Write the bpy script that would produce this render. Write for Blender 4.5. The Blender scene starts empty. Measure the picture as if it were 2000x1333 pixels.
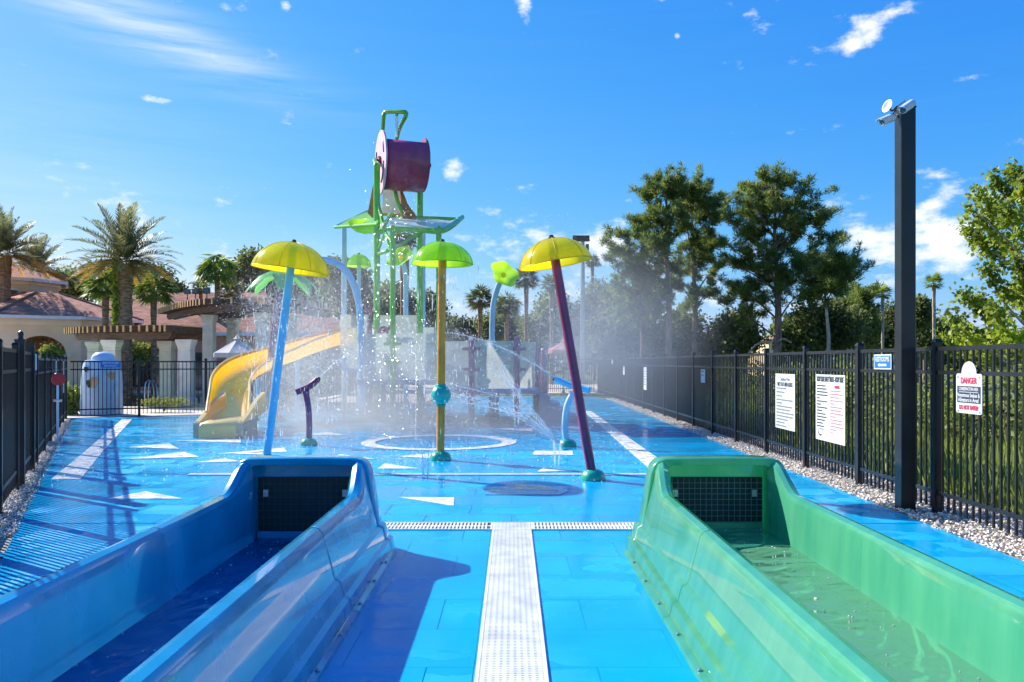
import bpy, math, random
import numpy as np
from mathutils import Vector, Matrix
random.seed(7); rng = np.random.default_rng(11)
scene = bpy.context.scene
col = scene.collection
R = math.radians

# ------------------------------------------------------------------ camera
F, EYE, HOR = 1555.0, 1.64, 708.0          # focal length and horizon of the photograph (2000 px wide), eye height in metres
cam_d = bpy.data.cameras.new('camera'); cam = bpy.data.objects.new('camera', cam_d); col.objects.link(cam)
cam.location = (0, 0, EYE); cam.rotation_euler = (R(90), 0, 0)
cam_d.sensor_width = 36; cam_d.lens = 36*F/2000; cam_d.shift_y = (HOR-666.5)/2000
cam_d.clip_start = .05; cam_d.clip_end = 6000
scene.camera = cam

# ------------------------------------------------------------------ sun and sky
SUN = Vector((-1.2, .80, 1.0)).normalized()            # towards the sun
sun_d = bpy.data.lights.new('sun', 'SUN'); sun = bpy.data.objects.new('sun', sun_d); col.objects.link(sun)
sun_d.energy = 4.2; sun_d.angle = R(.53); sun_d.color = (1, .955, .885)
sun.rotation_euler = SUN.to_track_quat('Z', 'Y').to_euler(); sun.location = (-30, 20, 40)
world = bpy.data.worlds.new('World'); scene.world = world; world.use_nodes = True
def build_sky():
    nt = world.node_tree; N = nt.nodes; L = nt.links; N.clear()
    def node(t, **k):
        n = N.new(t)
        for a, b in k.items(): setattr(n, a, b)
        return n
    def math_(op, a, b=None, c=None, clamp=False):
        n = node('ShaderNodeMath', operation=op, use_clamp=clamp)
        for i, v in enumerate((a, b, c)):
            if v is None: continue
            if isinstance(v, (int, float)): n.inputs[i].default_value = v
            else: L.new(v, n.inputs[i])
        return n.outputs[0]
    sky = node('ShaderNodeTexSky', sky_type='NISHITA', sun_disc=False)
    sky.sun_elevation = math.asin(SUN.z); sky.sun_rotation = math.atan2(SUN.x, SUN.y)
    sky.altitude = 0; sky.air_density = 1.0; sky.dust_density = .3; sky.ozone_density = 2.6
    # the deep even blue of the day: a tone curve per channel over the whole sky
    sr = node('ShaderNodeSeparateColor'); L.new(sky.outputs[0], sr.inputs[0])
    cb = math_('MULTIPLY', math_('POWER', sr.outputs[2], .185), 2.95); cg = math_('MINIMUM', math_('MULTIPLY', math_('POWER', sr.outputs[1], .82), .64), cb)
    cr = math_('MINIMUM', math_('MULTIPLY', math_('POWER', sr.outputs[0], 1.8), .102), math_('MULTIPLY', cg, .83))
    hs = node('ShaderNodeCombineColor'); L.new(cr, hs.inputs[0]); L.new(cg, hs.inputs[1]); L.new(cb, hs.inputs[2])
    tc = node('ShaderNodeTexCoord'); sep = node('ShaderNodeSeparateXYZ'); L.new(tc.outputs['Generated'], sep.inputs[0])
    x, y, z = sep.outputs
    az = math_('ARCTAN2', x, y); el = math_('ARCSINE', z)
    comb = node('ShaderNodeCombineXYZ'); L.new(az, comb.inputs[0]); L.new(math_('MULTIPLY', el, 1.9), comb.inputs[1])
    n1 = node('ShaderNodeTexNoise'); n1.inputs['Scale'].default_value = 19; n1.inputs['Detail'].default_value = 8; n1.inputs['Roughness'].default_value = .62
    L.new(comb.outputs[0], n1.inputs['Vector'])
    n2 = node('ShaderNodeTexNoise'); n2.inputs['Scale'].default_value = 4.2; n2.inputs['Detail'].default_value = 4
    L.new(comb.outputs[0], n2.inputs['Vector'])
    # low cumulus all round the horizon
    band = math_('MULTIPLY', math_('SMOOTH_MIN', math_('MULTIPLY', math_('SUBTRACT', el, .015), 14), math_('MULTIPLY', math_('SUBTRACT', .19, el), 9), .2), .30)
    band = math_('MAXIMUM', math_('MINIMUM', band, .15), -.13)
    tot = math_('ADD', math_('MULTIPLY', math_('SUBTRACT', n2.outputs[0], .52), .9), band)
    # single clouds by azimuth, elevation and size (radians)
    def blob(px, py, rx, ry, w, tilt=0):
        a0 = math.atan((px-1000)/F); e0 = math.atan((HOR-py)/math.hypot(F, px-1000))
        da = math_('SUBTRACT', az, a0); de = math_('SUBTRACT', el, e0)
        ct, st = math.cos(tilt), math.sin(tilt)
        u = math_('ADD', math_('MULTIPLY', da, ct), math_('MULTIPLY', de, st))
        v = math_('SUBTRACT', math_('MULTIPLY', de, ct), math_('MULTIPLY', da, st))
        d = math_('ADD', math_('POWER', math_('ABSOLUTE', math_('DIVIDE', u, rx/F)), 2.0), math_('POWER', math_('ABSOLUTE', math_('DIVIDE', v, ry/F)), 2.0))
        return math_('MULTIPLY', math_('POWER', 2.718, math_('MULTIPLY', d, -1)), w)
    B = [(1700, 52, 72, 24, .66, .5), (885, 325, 30, 22, .62, 0), (1022, 14, 18, 34, .60, 0), (1288, -2, 32, 12, .6, 0), (1690, 466, 70, 26, .42, -.1), (1845, 466, 70, 34, .42, 0), (1780, 500, 110, 12, .30, 0),
         (990, 470, 60, 24, .34, 0), (1180, 470, 55, 30, .42, 0), (1908, 151, 36, 9, .52, 0), (300, 193, 45, 9, .48, 0), (1815, 402, 34, 12, .55, .4), (560, 12, 14, 12, .52, 0), (1322, 70, 9, 8, .5, 0), (660, 600, 50, 30, .4, 0)]
    acc = tot
    for b in B: acc = math_('ADD', acc, blob(*b))
    s = math_('ADD', acc, math_('MULTIPLY', math_('SUBTRACT', n1.outputs[0], .5), 1.9))
    mr = node('ShaderNodeMapRange', interpolation_type='SMOOTHSTEP'); L.new(s, mr.inputs[0])
    mr.inputs[1].default_value = .13; mr.inputs[2].default_value = .62; mr.inputs[3].default_value = 0; mr.inputs[4].default_value = .93
    # cirrus streaks, high, stretched along one direction
    mp = node('ShaderNodeMapping'); mp.inputs['Rotation'].default_value = (0, 0, R(32)); mp.inputs['Scale'].default_value = (2.2, 16, 1)
    L.new(comb.outputs[0], mp.inputs[0])
    n3 = node('ShaderNodeTexNoise'); n3.inputs['Scale'].default_value = 1.6; n3.inputs['Detail'].default_value = 7; n3.inputs['Roughness'].default_value = .6
    L.new(mp.outputs[0], n3.inputs['Vector'])
    ci = math_('MULTIPLY', math_('SUBTRACT', n3.outputs[0], .34, clamp=True), math_('ADD', math_('ADD', blob(250, 40, 260, 42, 2.3, -.27), blob(120, 330, 260, 160, .30, 0)), .03))
    ci = math_('MINIMUM', ci, .5)
    m1 = node('ShaderNodeMix', data_type='RGBA'); L.new(ci, m1.inputs[0]); L.new(hs.outputs[0], m1.inputs[6]); m1.inputs[7].default_value = (4.3, 4.5, 4.9, 1)
    m2 = node('ShaderNodeMix', data_type='RGBA'); L.new(mr.outputs[0], m2.inputs[0]); L.new(m1.outputs[2], m2.inputs[6]); m2.inputs[7].default_value = (4.5, 4.65, 4.85, 1)
    bg = node('ShaderNodeBackground'); bg.inputs['Strength'].default_value = .115
    L.new(m2.outputs[2], bg.inputs['Color']); out = node('ShaderNodeOutputWorld'); L.new(bg.outputs[0], out.inputs[0])
build_sky()
world.cycles.sampling_method = 'MANUAL'; world.cycles.sample_map_resolution = 512
vs = scene.view_settings; vs.view_transform = 'Standard'; vs.look = 'None'; vs.gamma = 1; vs.exposure = 1.1; vs.use_curve_mapping = False
scene.render.engine = 'CYCLES'
cy = scene.cycles; cy.max_bounces = 8; cy.diffuse_bounces = 3; cy.glossy_bounces = 4; cy.transparent_max_bounces = 16; cy.transmission_bounces = 6; cy.volume_bounces = 0; cy.volume_step_rate = 4; cy.volume_max_steps = 64
cy.caustics_reflective = False; cy.caustics_refractive = False; cy.sample_clamp_indirect = 6; cy.use_denoising = True; cy.use_adaptive_sampling = True; cy.adaptive_threshold = .025
try: cy.denoiser = 'OPENIMAGEDENOISE'
except Exception: pass

def at(px, py, Y): return Vector(((px-1000)*Y/F, Y, EYE-(py-HOR)*Y/F))
def gr(px, py):
    Y = EYE*F/(py-HOR); return Vector(((px-1000)*Y/F, Y, 0))

# ------------------------------------------------------------------ materials
def material(name, c, rough=.5, var=.12, scale=4., bump=0., bscale=40., metal=0., coat=0., trans=0., clear=0., spec=.5, c2=None, stretch=None, rvar=0., tone=0., coat_rough=.05, coat_ior=1.5):
    """principled surface with noise-driven colour and relief; trans mixes in a translucent lobe, clear lets some light straight through"""
    m = bpy.data.materials.new(name); m.use_nodes = True
    nt = m.node_tree; N = nt.nodes; L = nt.links; N.clear()
    out = N.new('ShaderNodeOutputMaterial'); p = N.new('ShaderNodeBsdfPrincipled')
    p.inputs['Roughness'].default_value = rough; p.inputs['Metallic'].default_value = metal
    p.inputs['Coat Weight'].default_value = coat; p.inputs['Coat Roughness'].default_value = coat_rough; p.inputs['Coat IOR'].default_value = coat_ior; p.inputs['Specular IOR Level'].default_value = spec
    geo = N.new('ShaderNodeNewGeometry'); vec = geo.outputs['Position']
    if stretch:
        mp = N.new('ShaderNodeMapping'); mp.inputs['Scale'].default_value = stretch; L.new(vec, mp.inputs[0]); vec = mp.outputs[0]
    nz = N.new('ShaderNodeTexNoise'); nz.inputs['Scale'].default_value = scale; nz.inputs['Detail'].default_value = 5; L.new(vec, nz.inputs['Vector'])
    a = c2 if c2 else tuple(max(0, v*(1-var*1.6)) for v in c); b = c if c2 else tuple(min(1, v*(1+var*1.6)) for v in c)
    mr = N.new('ShaderNodeMapRange'); mr.inputs[1].default_value = .3; mr.inputs[2].default_value = .7; L.new(nz.outputs[0], mr.inputs[0])
    mx = N.new('ShaderNodeMix'); mx.data_type = 'RGBA'; mx.inputs[6].default_value = (*a, 1); mx.inputs[7].default_value = (*b, 1); L.new(mr.outputs[0], mx.inputs[0])
    colour = mx.outputs[2]
    if tone:       # each leaf or pebble its own tone, kept as a mesh attribute
        at_ = N.new('ShaderNodeAttribute'); at_.attribute_name = 'tone'
        hs = N.new('ShaderNodeHueSaturation'); L.new(colour, hs.inputs['Color'])
        v = N.new('ShaderNodeMapRange'); L.new(at_.outputs['Fac'], v.inputs[0]); v.inputs[3].default_value = 1-tone; v.inputs[4].default_value = 1+tone; L.new(v.outputs[0], hs.inputs['Value'])
        h = N.new('ShaderNodeMapRange'); L.new(at_.outputs['Fac'], h.inputs[0]); h.inputs[3].default_value = .5+.02*tone; h.inputs[4].default_value = .5-.05*tone; L.new(h.outputs[0], hs.inputs['Hue'])
        colour = hs.outputs[0]
    L.new(colour, p.inputs['Base Color'])
    if rvar:
        rr = N.new('ShaderNodeMapRange'); rr.inputs[1].default_value = .35; rr.inputs[2].default_value = .65; rr.inputs[3].default_value = max(.02, rough-rvar); rr.inputs[4].default_value = min(1, rough+rvar)
        L.new(nz.outputs[0], rr.inputs[0]); L.new(rr.outputs[0], p.inputs['Roughness'])
    if bump:
        bz = N.new('ShaderNodeTexNoise'); bz.inputs['Scale'].default_value = bscale; bz.inputs['Detail'].default_value = 4; L.new(vec, bz.inputs['Vector'])
        bp = N.new('ShaderNodeBump'); bp.inputs['Strength'].default_value = 1; bp.inputs['Distance'].default_value = bump; L.new(bz.outputs[0], bp.inputs['Height']); L.new(bp.outputs[0], p.inputs['Normal'])
    sh = p.outputs[0]
    if trans:
        t = N.new('ShaderNodeBsdfTranslucent'); L.new(colour, t.inputs[0]); ms = N.new('ShaderNodeMixShader'); ms.inputs[0].default_value = trans
        L.new(sh, ms.inputs[1]); L.new(t.outputs[0], ms.inputs[2]); sh = ms.outputs[0]
    if clear:
        t = N.new('ShaderNodeBsdfTransparent'); L.new(colour, t.inputs[0]); ms = N.new('ShaderNodeMixShader'); ms.inputs[0].default_value = clear
        L.new(sh, ms.inputs[1]); L.new(t.outputs[0], ms.inputs[2]); sh = ms.outputs[0]
    L.new(sh, out.inputs[0]); return m

def water_material(name, tint, bump, scale, clear=.8, streak=(1, 1, 1), body=None):
    """a water surface: sky mirrored by the Fresnel law over a tinted clear body"""
    m = bpy.data.materials.new(name); m.use_nodes = True
    N = m.node_tree.nodes; L = m.node_tree.links; N.clear()
    out = N.new('ShaderNodeOutputMaterial'); geo = N.new('ShaderNodeNewGeometry'); mp = N.new('ShaderNodeMapping'); mp.inputs['Scale'].default_value = streak
    L.new(geo.outputs['Position'], mp.inputs[0])
    nz = N.new('ShaderNodeTexNoise'); nz.inputs['Scale'].default_value = scale; nz.inputs['Detail'].default_value = 2.5; nz.inputs['Distortion'].default_value = .8; L.new(mp.outputs[0], nz.inputs['Vector'])
    bp = N.new('ShaderNodeBump'); bp.inputs['Distance'].default_value = bump; L.new(nz.outputs[0], bp.inputs['Height'])
    fr = N.new('ShaderNodeFresnel'); fr.inputs[0].default_value = 1.33; L.new(bp.outputs[0], fr.inputs['Normal'])
    gl = N.new('ShaderNodeBsdfGlossy'); gl.inputs['Roughness'].default_value = .03; L.new(bp.outputs[0], gl.inputs['Normal'])
    tr = N.new('ShaderNodeBsdfTransparent'); tr.inputs[0].default_value = (*tint, 1)
    df = N.new('ShaderNodeBsdfDiffuse'); df.inputs[0].default_value = (*(body or tint), 1)
    m0 = N.new('ShaderNodeMixShader'); m0.inputs[0].default_value = clear; L.new(df.outputs[0], m0.inputs[1]); L.new(tr.outputs[0], m0.inputs[2])
    mx = N.new('ShaderNodeMixShader'); L.new(fr.outputs[0], mx.inputs[0]); L.new(m0.outputs[0], mx.inputs[1]); L.new(gl.outputs[0], mx.inputs[2])
    L.new(mx.outputs[0], out.inputs[0]); return m

def pad_material(name, c, dry, tiled):
    """blue rubber tile, wet nearly everywhere; where a tile has begun to dry its middle is paler and duller"""
    m = bpy.data.materials.new(name); m.use_nodes = True
    N = m.node_tree.nodes; L = m.node_tree.links; p = N['Principled BSDF']
    geo = N.new('ShaderNodeNewGeometry'); oi = N.new('ShaderNodeObjectInfo')
    def noise(scale, det=4, vec=None, st=None):
        n = N.new('ShaderNodeTexNoise'); n.inputs['Scale'].default_value = scale; n.inputs['Detail'].default_value = det
        v = vec or geo.outputs['Position']
        if st:
            mp = N.new('ShaderNodeMapping'); mp.inputs['Scale'].default_value = st; L.new(v, mp.inputs[0]); v = mp.outputs[0]
        L.new(v, n.inputs['Vector']); return n.outputs[0]
    def ma(op, a, b=None, clamp=False):
        n = N.new('ShaderNodeMath'); n.operation = op; n.use_clamp = clamp
        for i, v in enumerate((a, b)):
            if v is None: continue
            if isinstance(v, (int, float)): n.inputs[i].default_value = v
            else: L.new(v, n.inputs[i])
        return n.outputs[0]
    def rng_(v, a, b, c_=0., d=1.):
        n = N.new('ShaderNodeMapRange'); n.interpolation_type = 'SMOOTHSTEP'; L.new(v, n.inputs[0])
        for i, q in enumerate((a, b, c_, d)): n.inputs[i+1].default_value = q
        return n.outputs[0]
    big = noise(.45, 3); fine = noise(90, 3); mid = noise(3.2, 5)
    if tiled:
        tc = N.new('ShaderNodeTexCoord'); sp = N.new('ShaderNodeSeparateXYZ'); L.new(tc.outputs['Object'], sp.inputs[0])
        ex = ma('DIVIDE', ma('ABSOLUTE', sp.outputs[0]), .45); ey = ma('DIVIDE', ma('ABSOLUTE', sp.outputs[1]), .30)
        e = ma('ADD', ma('POWER', ex, 5), ma('POWER', ey, 5))
        e = ma('ADD', e, ma('MULTIPLY', ma('SUBTRACT', mid, .5), 1.6))
        e = ma('ADD', e, ma('MULTIPLY', ma('SUBTRACT', oi.outputs['Random'], .5), .9))
        dryness = ma('MULTIPLY', rng_(e, .42, .34), rng_(big, .44, .56))
    else:
        dryness = ma('MULTIPLY', rng_(mid, .5, .56), rng_(big, .46, .6))
    mix = N.new('ShaderNodeMix'); mix.data_type = 'RGBA'; L.new(dryness, mix.inputs[0]); mix.inputs[6].default_value = (*c, 1); mix.inputs[7].default_value = (*dry, 1)
    hs = N.new('ShaderNodeHueSaturation'); L.new(mix.outputs[2], hs.inputs['Color'])
    v = ma('ADD', ma('MULTIPLY', oi.outputs['Random'], .06 if tiled else 0.), ma('MULTIPLY', noise(1.3, 5), .36)); L.new(ma('ADD', v, .76), hs.inputs['Value'])
    L.new(hs.outputs[0], p.inputs['Base Color'])
    wet = noise(1.1, 4, None, (.35, 1.6, 1))
    L.new(ma('ADD', rng_(wet, .35, .65, .07, .26), ma('MULTIPLY', dryness, .28)), p.inputs['Roughness'])
    bp = N.new('ShaderNodeBump'); bp.inputs['Distance'].default_value = .0022
    L.new(ma('ADD', ma('MULTIPLY', fine, .35), noise(7, 3, None, (.6, 1.5, 1))), bp.inputs['Height']); L.new(bp.outputs[0], p.inputs['Normal'])
    p.inputs['Specular IOR Level'].default_value = .17
    return m

MT = {}
def mk(key, *a, **k): MT[key] = material(key, *a, **k)
MT['pad'] = pad_material('pad_blue', (.0, .325, .60), (.015, .37, .63), True)
MT['pad_far'] = pad_material('pad_blue_sheet', (.0, .325, .60), (.02, .37, .63), False)
mk('white_tile', (.74, .73, .70), .3, .10, 6, bump=.0015, bscale=60, rvar=.15)
mk('sand_tile', (.48, .44, .36), .3, .15, 6, rvar=.15)
mk('umbrella_shadow', (.045, .27, .48), .22, .15, 6, rvar=.12)  # darkened pad blue for the painted umbrella shadow
mk('grate', (.66, .65, .62), .45, .12, 5)
mk('drain_dark', (.05, .055, .06), .7)
mk('black_metal', (.012, .013, .015), .32, .2, 3, spec=.4, coat=.1, bump=.0004, bscale=220)
mk('gravel_bed', (.30, .27, .22), .9, .3, 30, bump=.01, bscale=60)
mk('pebble', (.66, .58, .47), .75, .15, 20, tone=.42)
mk('grass', (.23, .29, .045), .6, .25, 1.2, trans=.5, tone=.4)
mk('ground', (.10, .13, .045), .95, .35, .4, bump=.03, bscale=5)
mk('patio', (.62, .50, .38), .8, .15, 1.5)
mk('blue_shell', (.0, .255, .46), .25, .12, 2.2, coat=1, bump=.0004, bscale=4, rvar=.08, coat_rough=.035, stretch=(1, 1, .5), coat_ior=1.42)
mk('green_shell', (.145, .59, .32), .22, .18, 2.4, coat=1, trans=.42, bump=.0004, bscale=4, stretch=(2.5, 2.5, .5), c2=(.085, .48, .275), coat_rough=.03, coat_ior=2.3)
mk('rubber', (.018, .022, .02), .6, .2, 8)
mk('wire', (.10, .12, .10), .5, .1)
mk('wire_light', (.30, .34, .29), .5, .1)
mk('steel', (.45, .46, .46), .35, .1, metal=.9)
mk('yellow_dome', (.95, .76, .008), .25, .05, 3, coat=.4, trans=.62, clear=.12)
mk('lime_dome', (.50, .84, .03), .25, .08, 3, coat=.4, trans=.62, clear=.16)
mk('seam_yellow', (.85, .66, .01), .4, .1, trans=.5)
mk('seam_lime', (.42, .72, .03), .4, .1, trans=.5)
mk('sky_blue', (.17, .55, .80), .28, .08, 2, coat=.5)
mk('pale_blue', (.42, .60, .72), .3, .08, 2, coat=.4)
mk('plum', (.27, .012, .085), .3, .15, 5, coat=.5)
mk('plum_dark', (.17, .02, .14), .32, .15, 5, coat=.5)
mk('violet_drum', (.32, .04, .105), .38, .14, 4, coat=.25)
mk('pink', (.66, .42, .50), .45, .10, 3)
mk('ochre', (.80, .27, .02), .32, .14, 5, coat=.4)
mk('rust_plate', (.50, .19, .015), .4, .15, 4, coat=.2, trans=.2)
mk('jade', (.01, .36, .22), .3, .14, 5, coat=.6)
mk('teal_ball', (.01, .42, .34), .28, .1, 5, coat=.6)
mk('leaf_green', (.10, .42, .02), .32, .15, 4, coat=.4)
mk('frond_green', (.16, .55, .12), .35, .15, 4, trans=.4)
mk('post_green', (.13, .52, .015), .3, .1, 4, coat=.5)
mk('frosted', (.62, .64, .55), .4, .10, 1.5, trans=.45, clear=.28)
mk('roof_sheet', (.62, .66, .62), .4, .08, 3, trans=.4, clear=.2)
mk('roof_lime', (.22, .62, .08), .4, .08, 3, trans=.5, clear=.1)
mk('deck_blue', (.10, .22, .36), .4, .1, 4)
mk('slide_yellow', (1.0, .46, .005), .28, .06, 2, coat=.4, trans=.5)
mk('slide_pale', (.86, .68, .24), .35, .06, 2, coat=.4, trans=.35)
mk('slide_grey', (.30, .29, .22), .6, .15, 5)
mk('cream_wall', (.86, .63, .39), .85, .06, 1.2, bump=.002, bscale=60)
mk('cream_trim', (.88, .74, .54), .7, .05, 2)
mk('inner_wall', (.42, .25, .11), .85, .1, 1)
mk('pink_wall', (.62, .32, .23), .85, .08, 1)
mk('gutter', (.72, .71, .68), .5, .05)
mk('shingle', (.44, .18, .105), .9, .3, 1.6, stretch=(1, 1, 9), bump=.03, bscale=7)
mk('glass', (.05, .07, .08), .06, .2, spec=.8)
mk('bronze', (.05, .03, .02), .5)
mk('timber', (.15, .08, .04), .7, .25, 4, stretch=(1, 1, 4))
mk('timber_end', (.74, .43, .15), .7, .25, 4)
mk('stone_column', (.88, .74, .56), .8, .06, 3, bump=.003, bscale=50)
mk('pool_tile', (.12, .42, .50), .4, .1)
mk('canvas_white', (.72, .68, .60), .8, .06, 3, trans=.35)
mk('canvas_coral', (.78, .30, .20), .8, .06, 3, trans=.4)
mk('canvas_yellow', (.82, .52, .08), .8, .06, 3, trans=.4)
mk('figure_blue', (.50, .64, .74), .35, .06, 3, coat=.3)
mk('figure_orange', (.66, .40, .20), .5, .1, 5)
mk('figure_black', (.03, .03, .035), .5, .1, 5)
mk('sign_white', (.60, .60, .585), .45, .03, 3)
mk('sign_blue', (.01, .15, .46), .4, .05)
mk('sign_navy', (.03, .035, .06), .45, .05)
mk('sign_red', (.62, .03, .09), .5, .05)
mk('sign_black', (.03, .03, .035), .5)
mk('sign_grey', (.20, .21, .23), .6)
mk('sign_pinkline', (.50, .15, .18), .6)
mk('camera_white', (.68, .69, .68), .4, .06, 8)
mk('lens', (.01, .06, .12), .1, .1, spec=.8)
mk('red_reel', (.45, .02, .025), .4, .1)
mk('pine_bark', (.25, .17, .125), .95, .35, 6, stretch=(1, 1, .25), bump=.03, bscale=9)
mk('pale_bark', (.46, .35, .26), .95, .25, 6, stretch=(1, 1, .4), bump=.02, bscale=9)
mk('palm_bark', (.25, .16, .09), .95, .4, 5, stretch=(1, 1, 3), bump=.05, bscale=6)
mk('vine', (.22, .30, .03), .7, .3, 4, trans=.3, tone=.4)
mk('pine_needle', (.215, .285, .06), .6, .4, .55, trans=.6, tone=.5, c2=(.13, .20, .045))
mk('oak_leaf', (.13, .165, .045), .55, .35, .5, trans=.55, tone=.5)
mk('far_leaf', (.17, .21, .06), .6, .35, .3, trans=.55, tone=.5)
mk('maple_leaf', (.27, .35, .03), .5, .3, 1.2, trans=.5, tone=.45)
mk('date_frond', (.19, .20, .075), .45, .3, .8, trans=.42, tone=.45)
mk('date_frond_old', (.46, .28, .05), .6, .3, .8, trans=.4, tone=.4)
mk('fan_leaf', (.21, .30, .05), .5, .25, .8, trans=.4, tone=.45)
mk('fan_leaf_dark', (.16, .20, .07), .5, .25, .8, trans=.4, tone=.45)
mk('shrub_leaf', (.22, .27, .05), .55, .3, 1.5, trans=.5, tone=.5)
MT['water_blue'] = water_material('water_blue', (.45, .75, .97), .05, 2.6, .72, (1.3, .8, 1), (.01, .30, .60))
MT['water_green'] = water_material('water_green', (.84, .98, .88), .085, 2.0, .72, (1.0, 1.5, 1), (.30, .86, .46))
MT['pool_water'] = water_material('pool_water', (.25, .80, .75), .03, 3, .25)
def droplet_material():
    m = bpy.data.materials.new('water_droplet'); m.use_nodes = True
    N = m.node_tree.nodes; L = m.node_tree.links; N.clear(); out = N.new('ShaderNodeOutputMaterial')
    d = N.new('ShaderNodeBsdfDiffuse'); d.inputs[0].default_value = (.92, .95, .98, 1); t = N.new('ShaderNodeBsdfTranslucent'); t.inputs[0].default_value = (.92, .95, .98, 1)
    c = N.new('ShaderNodeBsdfTransparent'); g = N.new('ShaderNodeBsdfGlossy'); g.inputs[1].default_value = .12
    a = N.new('ShaderNodeMixShader'); a.inputs[0].default_value = .6; L.new(d.outputs[0], a.inputs[1]); L.new(t.outputs[0], a.inputs[2])
    b = N.new('ShaderNodeMixShader'); b.inputs[0].default_value = .25; L.new(a.outputs[0], b.inputs[1]); L.new(g.outputs[0], b.inputs[2])
    e = N.new('ShaderNodeMixShader'); e.inputs[0].default_value = .5; L.new(b.outputs[0], e.inputs[1]); L.new(c.outputs[0], e.inputs[2])
    L.new(e.outputs[0], out.inputs[0]); return m
MT['droplet'] = droplet_material()

# ------------------------------------------------------------------ mesh helpers
ORG = {}
def tag(o, label=None, cat=None, group=None, kind=None):
    if label: o['label'] = label
    if cat: o['category'] = cat
    if group: o['group'] = group
    if kind: o['kind'] = kind
    return o
def empty(name, loc, label=None, cat=None, group=None):
    o = bpy.data.objects.new(name, None); o.empty_display_size = .1; col.objects.link(o); o.location = loc; ORG[o.name] = Vector(loc)
    return tag(o, label, cat, group)
def link_mesh(name, me, parent=None):
    o = bpy.data.objects.new(name, me); col.objects.link(o)
    if parent is not None: o.parent = parent; ORG[o.name] = ORG[parent.name]
    else: ORG[o.name] = Vector((0, 0, 0))
    return o
def piece(name, me, loc, parent, rot=None):
    """a child that shares a mesh, at a world place (its thing's Empty is never turned)"""
    o = bpy.data.objects.new(name, me); col.objects.link(o); o.parent = parent; o.location = Vector(loc)-ORG[parent.name]; ORG[o.name] = Vector(loc)
    if rot: o.rotation_euler = rot
    return o
class MB:
    def __init__(s): s.v = []; s.f = []
    def add(s, vs, fs):
        n = len(s.v); s.v += [tuple(v) for v in vs]; s.f += [tuple(i+n for i in f) for f in fs]; return s
    def box(s, a, b):
        x0, y0, z0 = a; x1, y1, z1 = b
        return s.add([(x0,y0,z0),(x1,y0,z0),(x1,y1,z0),(x0,y1,z0),(x0,y0,z1),(x1,y0,z1),(x1,y1,z1),(x0,y1,z1)], [(0,3,2,1),(4,5,6,7),(0,1,5,4),(1,2,6,5),(2,3,7,6),(3,0,4,7)])
    def obox(s, p, q, w, h, up=Vector((0, 0, 1))):
        """a bar from p to q, w across and h along up"""
        p = Vector(p); q = Vector(q); d = (q-p).normalized(); sd = d.cross(up).normalized(); u = sd.cross(d)
        vs = [c+sd*(w/2*i)+u*(h/2*j) for c in (p, q) for i, j in ((-1,-1),(1,-1),(1,1),(-1,1))]
        return s.add(vs, [(0,3,2,1),(4,5,6,7),(0,1,5,4),(1,2,6,5),(2,3,7,6),(3,0,4,7)])
    def tube(s, pts, rad, n=10, caps=True):
        pts = [Vector(p) for p in pts]; k = len(pts); rads = rad if isinstance(rad, (list, tuple)) else [rad]*k
        ref = None; vs = []; fs = []
        for i, p in enumerate(pts):
            d = (pts[min(i+1, k-1)]-pts[max(i-1, 0)]).normalized()
            if ref is None: ref = Vector((0, 0, 1)) if abs(d.z) < .9 else Vector((0, 1, 0))
            a = d.cross(ref).normalized(); b = a.cross(d).normalized(); ref = b
            for j in range(n):
                t = 2*math.pi*j/n; vs.append(p+(a*math.cos(t)+b*math.sin(t))*rads[i])
        for i in range(k-1):
            for j in range(n): fs.append((i*n+j, i*n+(j+1) % n, (i+1)*n+(j+1) % n, (i+1)*n+j))
        if caps: fs += [tuple(range(n))[::-1], tuple((k-1)*n+j for j in range(n))]
        return s.add(vs, fs)
    def lathe(s, prof, c=(0, 0, 0), n=24, axis=None, wob=None):
        """profile of (radius, height) turned about axis through c"""
        c = Vector(c); q = Vector(axis).normalized().to_track_quat('Z', 'Y') if axis is not None else None; vs = []; fs = []
        for r, h in prof:
            for j in range(n):
                t = 2*math.pi*j/n; rr = r*(1+(wob(t) if wob else 0)); p = Vector((rr*math.cos(t), rr*math.sin(t), h))
                vs.append(c+(q @ p if q else p))
        for i in range(len(prof)-1):
            for j in range(n): fs.append((i*n+j, i*n+(j+1) % n, (i+1)*n+(j+1) % n, (i+1)*n+j))
        return s.add(vs, fs)
    def prism(s, poly, off):
        """flat polygon swept by a vector"""
        off = Vector(off); a = [Vector(p) for p in poly]; n = len(a)
        return s.add(a+[p+off for p in a], [tuple(range(n))[::-1], tuple(range(n, 2*n))]+[(i, (i+1) % n, n+(i+1) % n, n+i) for i in range(n)])
    def loft(s, rings, closed=True, cap0=False, cap1=False):
        n = len(rings[0]); fs = []
        for i in range(len(rings)-1):
            for j in range(n if closed else n-1): fs.append((i*n+j, i*n+(j+1) % n, (i+1)*n+(j+1) % n, (i+1)*n+j))
        if cap0: fs.append(tuple(range(n))[::-1])
        if cap1: fs.append(tuple((len(rings)-1)*n+j for j in range(n)))
        return s.add([p for r in rings for p in r], fs)
    def mesh(s, name, mat, org=(0, 0, 0), smooth=None):
        me = bpy.data.meshes.new(name); o = Vector(org)
        me.from_pydata([(v[0]-o.x, v[1]-o.y, v[2]-o.z) for v in s.v], [], s.f); me.validate()
        import bmesh
        bm = bmesh.new(); bm.from_mesh(me); bmesh.ops.recalc_face_normals(bm, faces=bm.faces); bm.to_mesh(me); bm.free()
        if smooth:
            me.polygons.foreach_set('use_smooth', [True]*len(me.polygons)); me.set_sharp_from_angle(angle=R(smooth))
        me.materials.append(MT[mat]); me.update(); return me
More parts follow.
